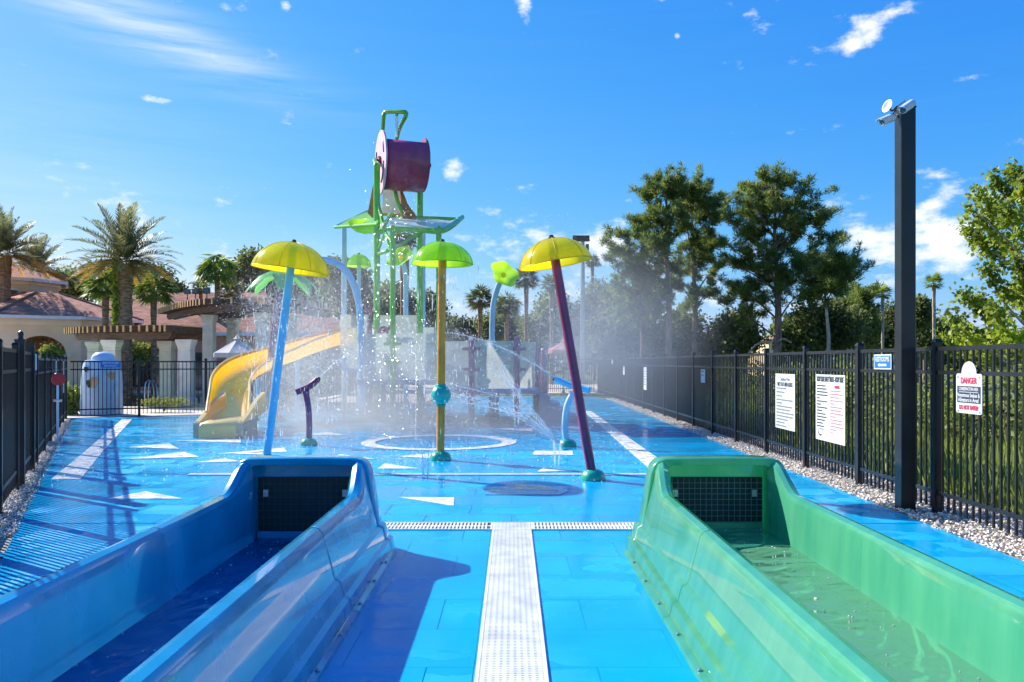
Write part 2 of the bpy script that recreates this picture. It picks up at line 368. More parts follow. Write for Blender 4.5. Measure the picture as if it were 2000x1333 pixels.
    def build(s, name, mat, parent=None, smooth=35):
        return link_mesh(name, s.mesh(name, mat, ORG[parent.name] if parent is not None else (0, 0, 0), smooth), parent)
def spline(pts, n=8):
    """smooth curve through points (Catmull-Rom)"""
    P = [Vector(p) for p in pts]; P = [P[0]*2-P[1]]+P+[P[-1]*2-P[-2]]; out = []
    for i in range(1, len(P)-2):
        for k in range(n):
            t = k/n; a, b, c, d = P[i-1:i+3]
            out.append(.5*((2*b)+(c-a)*t+(2*a-5*b+4*c-d)*t*t+(3*b-a-3*c+d)*t**3))
    return out+[P[-2]]
def np_mesh(name, verts, nper, mat, parent=None, tone=None, org=None):
    """many small faces of nper corners each, straight from arrays"""
    verts = np.asarray(verts, dtype=np.float64).reshape(-1, 3); n = len(verts); k = n//nper
    if parent is not None: verts = verts-np.array(ORG[parent.name])
    me = bpy.data.meshes.new(name); me.vertices.add(n); me.vertices.foreach_set('co', verts.astype(np.float32).ravel())
    me.loops.add(n); me.loops.foreach_set('vertex_index', np.arange(n, dtype=np.int32))
    me.polygons.add(k); me.polygons.foreach_set('loop_start', np.arange(0, n, nper, dtype=np.int32)); me.polygons.foreach_set('loop_total', np.full(k, nper, dtype=np.int32))
    if tone is not None:
        a = me.attributes.new('tone', 'FLOAT', 'POINT'); a.data.foreach_set('value', np.repeat(tone, nper).astype(np.float32))
    me.materials.append(MT[mat]); me.update(calc_edges=True); return link_mesh(name, me, parent)
def unit(a): return a/np.maximum(np.linalg.norm(a, axis=-1, keepdims=True), 1e-9)
def rand_dirs(n): return unit(rng.normal(size=(n, 3)))
def leaf_quads(c, d, length, width, nrm=None):
    """diamond leaves: base c, direction d"""
    n = len(c); nrm = rand_dirs(n) if nrm is None else nrm
    s = unit(np.cross(d, nrm)); L = np.broadcast_to(np.asarray(length, float).reshape(-1, 1), (n, 1)); W = np.broadcast_to(np.asarray(width, float).reshape(-1, 1), (n, 1))
    m = c+d*L*.45
    return np.stack([c, m+s*W*.5, c+d*L, m-s*W*.5], axis=1)

def text_mesh(s, size, mat, bold=.0, sx=1.0):
    cu = bpy.data.curves.new('lettering', 'FONT'); cu.body = s; cu.size = size; cu.align_x = 'CENTER'; cu.align_y = 'CENTER'; cu.extrude = .0012; cu.offset = bold; cu.resolution_u = 3
    o = bpy.data.objects.new('lettering', cu); col.objects.link(o)
    bpy.context.view_layer.update(); dg = bpy.context.evaluated_depsgraph_get()
    me = bpy.data.meshes.new_from_object(o.evaluated_get(dg)); bpy.data.objects.remove(o); bpy.data.curves.remove(cu)
    if sx != 1:
        for v in me.vertices: v.co.x *= sx
    me.materials.clear(); me.materials.append(MT[mat]); me.name = 'lettering'; return me
# ------------------------------------------------------------------ ground, pad, tiles, drains
def structure(name, mb, mat, smooth=None):
    o = mb.build(name, mat, None, smooth); o['kind'] = 'structure'; return o
def left_x(Y): return -6.64-(Y-10.76)*.512
def sheet(poly, z): return MB().add([(x, y, z) for x, y in poly], [tuple(range(len(poly)))])
structure('ground', sheet([(-3000, -300), (3000, -300), (3000, 3500), (-3000, 3500)], -.06), 'ground')
structure('patio', sheet([(left_x(4)-.2, 4), (left_x(23.8)-.2, 23.8), (-3.6, 28.6), (-3.6, 41.5), (4.5, 43.5), (9, 60), (-60, 60), (-60, 4)], -.03), 'patio')
pad = structure('splash_pad', sheet([(-3, -3), (4.22, -3), (4.22, 35.5), (3.2, 38), (-3.0, 38), (-3.2, 28.2), (left_x(23.5)+.25, 23.3), (left_x(4)+.3, 4)], 0), 'pad_far')
TW, TD = .914, .61
def build_tiles():
    cache = {}; rows = int((15.2-3.05)/TD)
    drainY = (7.74, 8.10)
    for r in range(rows):
        y0 = 3.05+r*TD; y1 = y0+TD
        for a, b in ((y0, y1),):
            segs = [(a, b)]
            for d0, d1 in (drainY, (11.50, 11.68)):
                segs = [q for s in segs for q in ((s[0], min(s[1], d0)), (max(s[0], d1), s[1])) if q[1]-q[0] > .05]
            for s0, s1 in segs:
                xl = left_x(s1)+.5; off = (r % 2)*TW/2
                x = -TW*14-off
                while x < 4.2:
                    x0, x1 = max(x, xl), min(x+TW, 4.19); x += TW
                    parts = [(x0, x1)]
                    if s0 < 7.75: parts = [q for q in ((x0, min(x1, -.205)), (max(x0, .205), x1)) if q[1]-q[0] > .05]
                    for u, v in parts:
                        if v-u < .06: continue
                        if s1 < 6.9 and (1.0 < u and v < 2.55 or -2.58 < u and v < -1.02): continue      # under the slide lanes
                        if min(abs(u), abs(v))/s1 > .70 and u*v > 0: continue                            # beyond the frame
                        key = (round(v-u, 2), round(s1-s0, 2))
                        if key not in cache:
                            w, d = key[0]-.0011, key[1]-.0011; h = .003
                            m = MB(); e = .001
                            m.loft([[(-w/2, -d/2, 0), (w/2, -d/2, 0), (w/2, d/2, 0), (-w/2, d/2, 0)], [(-w/2, -d/2, h-e), (w/2, -d/2, h-e), (w/2, d/2, h-e), (-w/2, d/2, h-e)],
                                    [(-w/2+e, -d/2+e, h), (w/2-e, -d/2+e, h), (w/2-e, d/2-e, h), (-w/2+e, d/2-e, h)]], cap1=True)
                            cache[key] = m.mesh('tile', 'pad')
                        piece('tile', cache[key], ((u+v)/2, (s0+s1)/2, .001), pad)
build_tiles()
def inlay(pts, mat, z=.0125):
    """a tile of another colour, or a painted shadow, let into the pad, given by its corners on the ground"""
    P = [Vector((p[0], p[1], .002)) for p in pts]; m = MB().prism(P, (0, 0, z-.002)); return m.build('inlay_tile_or_shadow', mat, pad, None)
def gp(*q): return [gr(x, y) for x, y in q]
TRI = [((778, 973), (886, 990), (887, 974)), ((738, 917), (820, 917), (752, 907)), ((205, 976), (357, 976), (285, 962)), ((1050, 923), (1130, 921), (1060, 915)), ((420, 888), (560, 884), (555, 876)),
       ((630, 898), (735, 898), (665, 889)), ((340, 862), (470, 866), (470, 860)), ((455, 888), (530, 890), (522, 883)), ((380, 905), (470, 903), (440, 897)), ((250, 875), (350, 878), (330, 868)), ((250, 898), (390, 894), (360, 884)),
       ((930, 838), (1040, 843), (1040, 838)), ((1150, 842), (1080, 835), (1160, 833)), ((600, 850), (680, 852), (640, 845)), ((775, 893), (850, 897), (842, 887))]
for t in TRI: inlay(gp(*t), 'white_tile')
inlay(gp((1040, 890), (1120, 890), (1118, 882), (1044, 882)), 'white_tile')
inlay(gp((948, 968), (1092, 968), (1112, 961), (1064, 950), (990, 952), (952, 958)), 'umbrella_shadow', .0108)  # dark oval: an umbrella's cast shadow painted on as a flat patch
inlay(gp((1005, 958), (1090, 960), (1060, 950), (1006, 948)), 'sand_tile', .0135)
inlay(gp((100, 938), (157, 938), (200, 884), (258, 820), (238, 820), (165, 884)), 'white_tile')
inlay([(2.11, 11.9), (2.46, 11.9), (2.64, 26.6), (2.40, 26.6)], 'white_tile')
inlay([(3.24, 2.5), (3.46, 2.5), (3.46, 8.2), (3.24, 8.2)], 'white_tile')
ringm = MB(); c0 = gr(858, 864)
ringm.loft([[(c0.x+r*math.cos(2*math.pi*i/64), c0.y+r*math.sin(2*math.pi*i/64), z) for i in range(64)] for r, z in ((1.30, .002), (1.30, .0125), (1.58, .0125), (1.58, .002))])
ringm.build('ring_marking', 'white_tile', pad, None)

def drain(name, label, x0, x1, y0, y1, along, pitch, bar, ribs=0, group=None):
    root = empty(name, ((x0+x1)/2, (y0+y1)/2, 0), label, 'drain')
    MB().box((x0, y0, .001), (x1, y1, .003)).build('channel', 'drain_dark', root, None)
    f = MB(); e = .02
    for a, b in (((x0, y0, .003), (x0+e, y1, .016)), ((x1-e, y0, .003), (x1, y1, .016)), ((x0+e, y0, .003), (x1-e, y0+e, .016)), ((x0+e, y1-e, .003), (x1-e, y1, .016))): f.box(a, b)
    f.build('frame', 'grate', root, None)
    g = MB()
    if along == 'x':
        y = y0+e
        while y < y1-e-bar: g.box((x0+e, y, .004), (x1-e, y+bar, .0145)); y += pitch
        for i in range(ribs):
            x = x0+(x1-x0)*(i+1)/(ribs+1); g.box((x-.011, y0+e, .0035), (x+.011, y1-e, .0135))
    else:
        x = x0+e
        while x < x1-e-bar: g.box((x, y0+e, .004), (x+bar, y1-e, .0145)); x += pitch
        y = (y0+y1)/2; g.box((x0+e, y-.02, .0035), (x1-e, y+.02, .0135))
    g.build('grating', 'grate', root, None)
drain('floor_drain', 'long white slotted floor drain running between the blue and green slides', -.192, .188, 1.5, 7.74, 'x', .024, .0145, 9)
drain('floor_drain', 'white slotted cross drain beside the hood of the blue slide', -1.33, -.192, 7.75, 8.09, 'y', .036, .019)
drain('floor_drain', 'white slotted cross drain beside the hood of the green slide', .188, 1.30, 7.75, 8.09, 'y', .036, .019)
drain('floor_drain', 'short drain cover where the long drain meets the cross drain', -.188, .184, 7.75, 8.09, 'x', .024, .0145, 9)
drain('floor_drain', 'far thin white cross drain passing behind the slide hoods', -4.7, 2.05, 11.52, 11.66, 'y', .036, .019)

# gravel strips
structure('gravel_bed', sheet([(4.2, 2), (5.5, 2), (5.5, 36.5), (4.2, 36.5)], -.012), 'gravel_bed')
structure('gravel_bed', sheet([(left_x(4)+.3, 4), (left_x(4)-.2, 4), (left_x(23.5)-.3, 23.5), (left_x(23.5)+.26, 23.5)], -.014), 'gravel_bed')
def pebbles(name, label, pts, size):
    """each pebble a squashed octahedron"""
    n = len(pts); base = np.array([(1,0,0),(0,1,0),(-1,0,0),(0,-1,0),(0,0,1),(0,0,-1)], float); F8 = np.array([(0,1,4),(1,2,4),(2,3,4),(3,0,4),(1,0,5),(2,1,5),(3,2,5),(0,3,5)])
    ang = rng.uniform(0, 6.28, n); s = size*rng.uniform(.55, 1.3, (n, 1))*np.array([1, .8, .62]); s = s*rng.uniform(.75, 1.25, (n, 3))
    v = base[None]*s[:, None, :]+rng.normal(size=(n, 6, 3))*size*.12; ca, sa = np.cos(ang), np.sin(ang)
    x = v[..., 0]*ca[:, None]-v[..., 1]*sa[:, None]; y = v[..., 0]*sa[:, None]+v[..., 1]*ca[:, None]
    v = np.stack([x, y, v[..., 2]], -1)+pts[:, None, :]
    o = np_mesh(name, v[:, F8].reshape(-1, 3), 3, 'pebble', None, np.repeat(rng.uniform(0, 1, n), 8)); tag(o, label, 'gravel', kind='stuff')
n1 = 15000; Yp = 5.2+31*rng.uniform(0, 1, n1)**2.1
pts = np.stack([4.22+1.15*rng.uniform(0, 1, n1)**1.25+.03*np.sin(Yp*3), Yp, rng.uniform(-.01, .025, n1)], 1)
pebbles('gravel', 'loose white and tan pebbles along the foot of the black fence by the pole', pts, .021)
n1 = 4200; Yp = 7.5+15*rng.uniform(0, 1, n1)**1.5
pebbles('gravel', 'narrow strip of pebbles at the foot of the fence beside the gate', np.stack([left_x(Yp)+rng.uniform(-.22, .28, n1), Yp, rng.uniform(-.01, .02, n1)], 1), .017)

# ------------------------------------------------------------------ fences
PICKET = MB().box((-.0105, -.0105, .05), (.0105, .0105, 1.80)).mesh('picket', 'black_metal')
pm = MB().box((-.038, -.038, -.02), (.038, .038, 1.86)); pm.add([(-.046, -.046, 1.86), (.046, -.046, 1.86), (.046, .046, 1.86), (-.046, .046, 1.86), (-.03, -.03, 1.895), (.03, -.03, 1.895), (.03, .03, 1.895), (-.03, .03, 1.895)],
     [(0,3,2,1),(4,5,6,7),(0,1,5,4),(1,2,6,5),(2,3,7,6),(3,0,4,7)])
POST = pm.mesh('post', 'black_metal')
def fence(label, p0, p1, bay=1.93, first=0., per=16, limit=290, name='metal_fence'):
    p0 = Vector((*p0, 0)); p1 = Vector((*p1, 0)); d = (p1-p0); Ln = d.length; d.normalize(); a = math.atan2(d.y, d.x)
    root = empty(name, p0, label, 'fence')
    posts = [first+i*bay for i in range(int((Ln-first)/bay)+1)]
    edges = ([0.] if first > .3 else [])+posts+([Ln] if Ln-posts[-1] > .3 else [])
    for t in posts: piece('post', POST, p0+d*t, root, (0, 0, a))
    n = 0; extra = MB()
    for e0, e1 in zip(edges[:-1], edges[1:]):
        q0, q1 = p0+d*(e0+.03), p0+d*(e1-.03)
        for z, h in ((1.785, .045), (1.53, .04), (.23, .04)): MB().obox(q0+Vector((0, 0, z)), q1+Vector((0, 0, z)), .036, h).build('rail', 'black_metal', root, None)
        k = max(1, round((e1-e0)/bay*(per+1)))
        for i in range(1, k):
            p = p0+d*(e0+(e1-e0)*i/k)
            if n < limit: piece('picket', PICKET, p, root, (0, 0, a)); n += 1
            else: extra.box((p.x-.0125, p.y-.0125, .05), (p.x+.0125, p.y+.0125, 1.8))
    if extra.v: o = extra.build('picket', 'black_metal', root, None); o['kind'] = 'stuff'
    return root
FX = 4.62
fence('long black picket fence beside the pebble strip, carrying white rule signs', (FX, 4.75), (FX, 43.0), first=FX*F/830-1.93*2-4.75)
d = Vector((-.456, .89, 0)); gA, gB = Vector((-6.55, 10.6, 0)), Vector((-7.32, 12.1, 0))
fence('near black picket fence left of the gate, throwing barred shadows on the pad', (left_x(4.4), 4.4), (gA.x, gA.y-.05), first=.83)
fence('black picket fence running back from the gate, with a red hose reel', (gB.x-.02, gB.y+.05), (left_x(23.8), 23.8), first=.95).scale = (1, 1, .95)
fence('black picket fence in front of the pool and pergola columns', (left_x(23.8)+.05, 23.85), (-3.6, 28.4), first=1.9).scale = (1, 1, .93)
fence('far black picket fence behind the play tower and coral parasol', (-3.4, 41.0), (FX-.1, 43.05), first=1.2)
def gate():
    root = empty('pool_gate', gA, 'black metal gate with tall latch post in the near picket fence', 'gate')
    dd = (gB-gA).normalized(); a = math.atan2(dd.y, dd.x)
    for p, w in ((gA, .055), (gB, .06)):
        m = MB(); m.box((-w, -w, -.02), (w, w, 1.92)); m.box((-w-.008, -w-.008, 1.92), (w+.008, w+.008, 1.945)); piece('gate_post', m.mesh('gate_post', 'black_metal'), p, root, (0, 0, a))
    q0, q1 = gA+dd*.1, gB-dd*.1
    for z in (1.77, 1.53, .23): MB().obox(q0+Vector((0, 0, z)), q1+Vector((0, 0, z)), .04, .045).build('rail', 'black_metal', root, None)
    for q in (q0, q1): piece('stile', MB().box((-.025, -.025, .1), (.025, .025, 1.82)).mesh('stile', 'black_metal'), q, root, (0, 0, a))
    n = 12
    for i in range(1, n): piece('picket', PICKET, q0.lerp(q1, i/n), root, (0, 0, a))
    l = MB().box((-.03, -.03, 1.25), (.03, .03, 1.95)); l.lathe([(.001, 2.07), (.03, 2.05), (.036, 2.02), (.03, 1.98), (.04, 1.95)], n=10); piece('latch', l.mesh('latch', 'black_metal', smooth=40), q0+Vector((-.05, .08, 0)), root)
gate()

# ------------------------------------------------------------------ signs on the fence beside the pebbles
TX = Matrix(((0, 0, -1), (-1, 0, 0), (0, 1, 0)))       # sign plane: reads towards -Y, faces -X
class Sign:
    """a board with print; u runs to the reader's side, v up, w out towards the reader"""
    def __init__(s, label, c, w, h, rot, mat='sign_white', round_top=0., t=.006, name='sign'):
        s.c = Vector(c); s.rot = rot; s.root = empty(name, s.c, label, 'sign'); s.w, s.h = w, h
        P = [(-w/2, -h/2), (w/2, -h/2), (w/2, h/2), (-w/2, h/2)]
        if round_top:
            k = .025; P = [(-w/2, -h/2+k), (-w/2+k*.3, -h/2+k*.3), (-w/2+k, -h/2), (w/2-k, -h/2), (w/2-k*.3, -h/2+k*.3), (w/2, -h/2+k), (w/2, h/2-k), (w/2-k*.3, h/2-k*.3), (w/2-k, h/2)]
            P += [(round_top*math.cos(t_), h/2+round_top*math.sin(t_)*.95) for t_ in np.linspace(0, math.pi, 17)]
            P += [(-w/2+k, h/2), (-w/2+k*.3, h/2-k*.3), (-w/2, h/2-k)]
        m = MB().prism([s.p(u, v, 0) for u, v in P], s.rot @ Vector((0, 0, t))); m.build('board', mat, s.root, None); s.t = t
    def p(s, u, v, w): return s.c+s.rot @ Vector((u, v, w))
    def rect(s, name, u0, v0, u1, v1, mat, lift=.0015):
        return MB().prism([s.p(u0, v0, s.t+lift-.001), s.p(u1, v0, s.t+lift-.001), s.p(u1, v1, s.t+lift-.001), s.p(u0, v1, s.t+lift-.001)], s.rot @ Vector((0, 0, .001))).build(name, mat, s.root, None)
    def poly(s, name, pts, mat, lift=.0025):
        return MB().prism([s.p(u, v, s.t+lift-.001) for u, v in pts], s.rot @ Vector((0, 0, .001))).build(name, mat, s.root, None)
    def text(s, body, u, v, size, mat, bold=0., fit=None, lift=.0035):
        me = text_mesh(body, size, mat, bold)
        if fit:
            xs = [q.co.x for q in me.vertices]; k = fit/(max(xs)-min(xs))
            for q in me.vertices: q.co.x *= k
        o = piece('lettering', me, s.p(u, v, s.t+lift), s.root); o.rotation_euler = s.rot.to_euler()
    def lines(s, name, u0, v0, rows, pitch, hgt, mat, widths):
        """paragraph too small to read: one dash per word"""
        m = MB(); r = random.Random(len(name)+rows)
        for i in range(rows):
            u = u0; end = u0+widths[i % len(widths)]
            while u < end-.012:
                w = min(r.uniform(.016, .045), end-u); v = v0-i*pitch
                m.prism([s.p(a, b, s.t+.001) for a, b in ((u, v), (u+w, v), (u+w, v+hgt), (u, v+hgt))], s.rot @ Vector((0, 0, .0012))); u += w+.008
        m.build(name, mat, s.root, None)
    def bolts(s, pts):
        for u, v in pts:
            m = MB().lathe([(.010, 0), (.010, .004), (.0005, .006)], s.p(u, v, s.t), 8, axis=s.rot @ Vector((0, 0, 1))); m.build('bolt', 'steel', s.root)
XS = FX-.036
s = Sign('white rounded-top danger sign warning of venomous snakes and alligators', (XS, 7.98, 1.325), .45, .40, TX, round_top=.13)
s.rect('black_band', -.205, -.095, .205, .075, 'sign_navy')
s.text('DANGER', 0, .128, .088, 'sign_red', .0018, .28); s.text('CONSERVATION AREA', 0, .045, .046, 'sign_white', .0008, .34); s.rect('underline', -.17, .012, .17, .017, 'sign_white', .003)
s.text('Venomous Snakes &', 0, -.018, .054, 'sign_white', .001, .39); s.text('Alligators in Area!', 0, -.066, .054, 'sign_white', .001, .36); s.text('DO NOT ENTER!', 0, -.142, .062, 'sign_red', .0016, .33)
s.bolts([(-.19, .165), (.19, .165), (-.19, -.18), (.19, -.18)])
s = Sign('small blue restrooms sign with white arrow beside the tall camera pole', (XS, 9.84, 1.645), .46, .185, TX, 'sign_white')
s.rect('blue_panel', -.213, -.077, .213, .077, 'sign_blue'); s.text('RESTROOMS', 0, .030, .082, 'sign_white', .0022, .36)
s.poly('arrow', [(-.12, -.038), (-.075, -.012), (-.075, -.024), (.11, -.024), (.11, -.052), (-.075, -.052), (-.075, -.064)], 'sign_white')
s = Sign('tall white sign of wet play area rules in grey print', (XS, 13.36, .98), .95, .93, TX)
s.text('Calabay Parc', 0, .375, .085, 'sign_grey', 0, .5); s.text('WET PLAY AREA RULES', 0, .285, .098, 'sign_black', .0012, .74)
s.lines('small_print', -.42, .205, 3, .065, .026, 'sign_grey', [.5, .42, .28]); s.lines('small_print_more', -.42, .01, 9, .055, .026, 'sign_grey', [.8, .3, .78, .66, .84, .8, .56, .42, .5]); s.bolts([(-.44, .43), (.44, .43), (-.44, -.43), (.44, -.43)])
s = Sign('large white body slide rules sign with black and pink columns of print', (XS, 11.47, .975), 1.05, .97, TX)
s.text('BODY SLIDE SAFETY RULES - BODY SLIDE', 0, .415, .105, 'sign_black', .0016, .95)
s.lines('rules_column', -.48, .31, 14, .046, .018, 'sign_black', [.34, .36, .40, .40, .12, .38, .16, .40, .20, .34, .36, .3, .24, .28])
s.text('WARNING', .26, .31, .06, 'sign_red', .001, .18); s.lines('warning_column', .02, .245, 14, .046, .016, 'sign_pinkline', [.36, .44, .3, .46, .16, .42, .38, .44, .18, .42, .42, .46, .2, .1])
s.poly('curved_mark', [(-.45, -.33), (-.42, -.40), (-.36, -.43), (-.31, -.41), (-.27, -.43), (-.31, -.39), (-.36, -.405), (-.41, -.38), (-.435, -.33)], 'sign_black'); s.lines('mark_caption', -.38, -.33, 1, .05, .02, 'sign_grey', [.16])
s.bolts([(-.49, .46), (0, .46), (.49, .46), (-.49, -.46), (.49, -.46)])
for yy, zc, w, h, lab in ((19.1, 1.31, .42, .32, 'blank-looking white notice on the fence, fourth sign from the camera pole'), (27.4, 1.08, .6, .78, 'tall narrow white notice far along the pebble side fence'),
                          (32.6, 1.30, .5, .34, 'small white notice far along the fence near the pad end'), (36.4, 1.66, .4, .2, 'tiny white notice at the top of the far fence')):
    q = Sign(lab, (XS, yy, zc), w, h, TX); q.lines('small_print', -w*.42, h*.3, max(2, int(h/.12)), .09, .03, 'sign_grey', [w*.8, w*.6, w*.7])
# signs on the gate side fence and on the pool fence
dl = Vector((-.456, .89, 0)).normalized(); nl = Vector((dl.y, -dl.x, 0))
TL = Matrix((( dl.x, 0, nl.x), (dl.y, 0, nl.y), (0, 1, 0)))
def on_left(px, z, w, h, lab, mat='sign_white'):
    k = (px-1000)/F; Y = (-6.64+10.76*.512)/(k+.512); p = Vector((left_x(Y), Y, z))+nl*.036; return Sign(lab, p, w, h, TL, mat)
q = on_left(64, 1.64, .42, .26, 'pale blue and white notice on the fence just past the gate', 'figure_blue'); q.rect('white_panel', -.15, -.1, .15, .02, 'sign_white'); q.text('POOL', 0, .07, .09, 'sign_white', .001, .25)
q = on_left(106, 1.45, .45, .45, 'white square notice on the fence right of the red hose reel'); q.lines('small_print', -.18, .12, 4, .08, .02, 'sign_grey', [.34, .28])
q = on_left(121, 1.25, .5, .85, 'tall white notice at the far end of the gate side fence'); q.lines('small_print', -.2, .3, 8, .08, .02, 'sign_grey', [.38, .3])
db = Vector((-3.6-left_x(23.8), 28.4-23.8, 0)).normalized(); nb = Vector((db.y, -db.x, 0)); TB = Matrix(((db.x, 0, nb.x), (db.y, 0, nb.y), (0, 1, 0)))
tpos = Vector((left_x(23.8), 23.8, 0))+db*1.18+nb*.05
s = Sign('dark blue restrooms sign with arrow on the pool fence', tpos+Vector((0, 0, 1.575)), .56, .20, TB, 'sign_blue'); s.text('RESTROOMS', 0, .032, .085, 'sign_white', .001, .44)
s.poly('arrow', [(-.18, -.045), (-.14, -.02), (-.14, -.036), (.16, -.036), (.16, -.056), (-.14, -.056), (-.14, -.07)], 'sign_white')
# red hose reel on a white pipe
k = (95-1000)/F; Yh = (-6.64+10.76*.512)/(k+.512); hp = Vector((left_x(Yh), Yh, 0))+nl*.16
root = empty('hose_reel', hp, 'round red hose reel on a thin white standpipe by the fence', 'hose reel')
MB().tube([hp, hp+Vector((0, 0, 1.2))], .024, 8).build('standpipe', 'pale_blue', root); MB().tube([hp+Vector((-.08, 0, .86)), hp+Vector((.08, 0, .86))], .03, 8).build('valve', 'steel', root)
m = MB().lathe([(.001, -.05), (.12, -.05), (.13, -.03), (.08, -.02), (.08, .02), (.13, .03), (.12, .05), (.001, .05)], hp+Vector((.03, -.03, 1.3)), 18, axis=(.5, -.85, 0)); m.build('drum', 'red_reel', root)

# ------------------------------------------------------------------ tall pole with cameras
pc = Vector((4.385, 8.88, 0))
root = empty('camera_pole', pc, 'tall square black pole beside the fence carrying security cameras', 'pole')
pw = .081; m = MB()
def ring(z, w=pw, b=.006): return [(pc.x+x, pc.y+y, z) for x, y in ((-w, -w+b), (-w+b, -w), (w-b, -w), (w, -w+b), (w, w-b), (w-b, w), (-w+b, w), (-w, w-b))]
m.loft([ring(-.02), ring(4.46)], cap1=True); m.build('shaft', 'black_metal', root, 20)
MB().loft([ring(4.46, pw+.006), ring(4.475, pw+.006)], cap0=True, cap1=True).build('cap', 'black_metal', root, 20)
def bullet_camera(base, tip, label):
    base, tip = Vector(base), Vector(tip); d = (tip-base).normalized(); Ln = (tip-base).length
    r = empty('security_camera', base, label, 'security camera')
    MB().lathe([(.001, 0), (.032, .003), (.041, .02), (.043, .05), (.043, Ln-.012), (.036, Ln), (.034, Ln-.012), (.001, Ln-.012)], base, 18, axis=d).build('body', 'camera_white', r)
    MB().lathe([(.001, Ln-.009), (.022, Ln-.009), (.031, Ln-.011)], base, 14, axis=d).build('lens', 'lens', r)
    up = Vector((0, 0, 1)); sd = d.cross(up).normalized(); u = sd.cross(d); rings = []
    for t in (.03, Ln+.035):
        rings.append([base+d*t+sd*(.05*math.cos(a))+u*(.05*math.sin(a)) for a in np.linspace(.5, math.pi-.5, 9)]+[base+d*t+sd*(.045*math.cos(a))+u*(.044*math.sin(a)) for a in np.linspace(math.pi-.5, .5, 9)])
    MB().loft(rings, cap0=True, cap1=True).build('sun_shield', 'camera_white', r)
    return r
r1 = bullet_camera(at(1783, 202, 8.84), at(1763, 216, 8.68), 'white bullet camera on the pole top with dark lens facing the viewer')
MB().tube([at(1778, 205, 8.80), at(1780, 213, 8.87)], .014, 8).build('bracket', 'camera_white', r1)
r2 = bullet_camera(at(1748, 228, 8.86), at(1722, 239, 8.80), 'white bullet camera pointing sideways off the pole top')
MB().tube([at(1744, 230, 8.85), at(1752, 226, 8.90)], .016, 8).build('bracket', 'camera_white', r2)
da_ = at(1734, 208, 8.84); r3 = empty('dish_antenna', da_, 'small white dish antenna above the cameras on the pole', 'antenna')
MB().lathe([(.001, -.028), (.03, -.022), (.065, .004), (.07, .012), (.064, .012), (.03, -.012), (.001, -.018)], da_, 20, axis=(-.93, -.3, .25)).build('dish', 'camera_white', r3)
MB().tube(spline([da_+Vector((.02, 0, -.01)), da_+Vector((.05, .01, -.05)), at(1752, 208, 8.88)], 4), .010, 8).build('arm', 'bronze', r3)
MB().tube(spline([at(1745, 222, 8.82), at(1742, 228, 8.82), at(1752, 210, 8.80), at(1768, 197, 8.84)], 5), .006, 6).build('cable', 'bronze', r3)

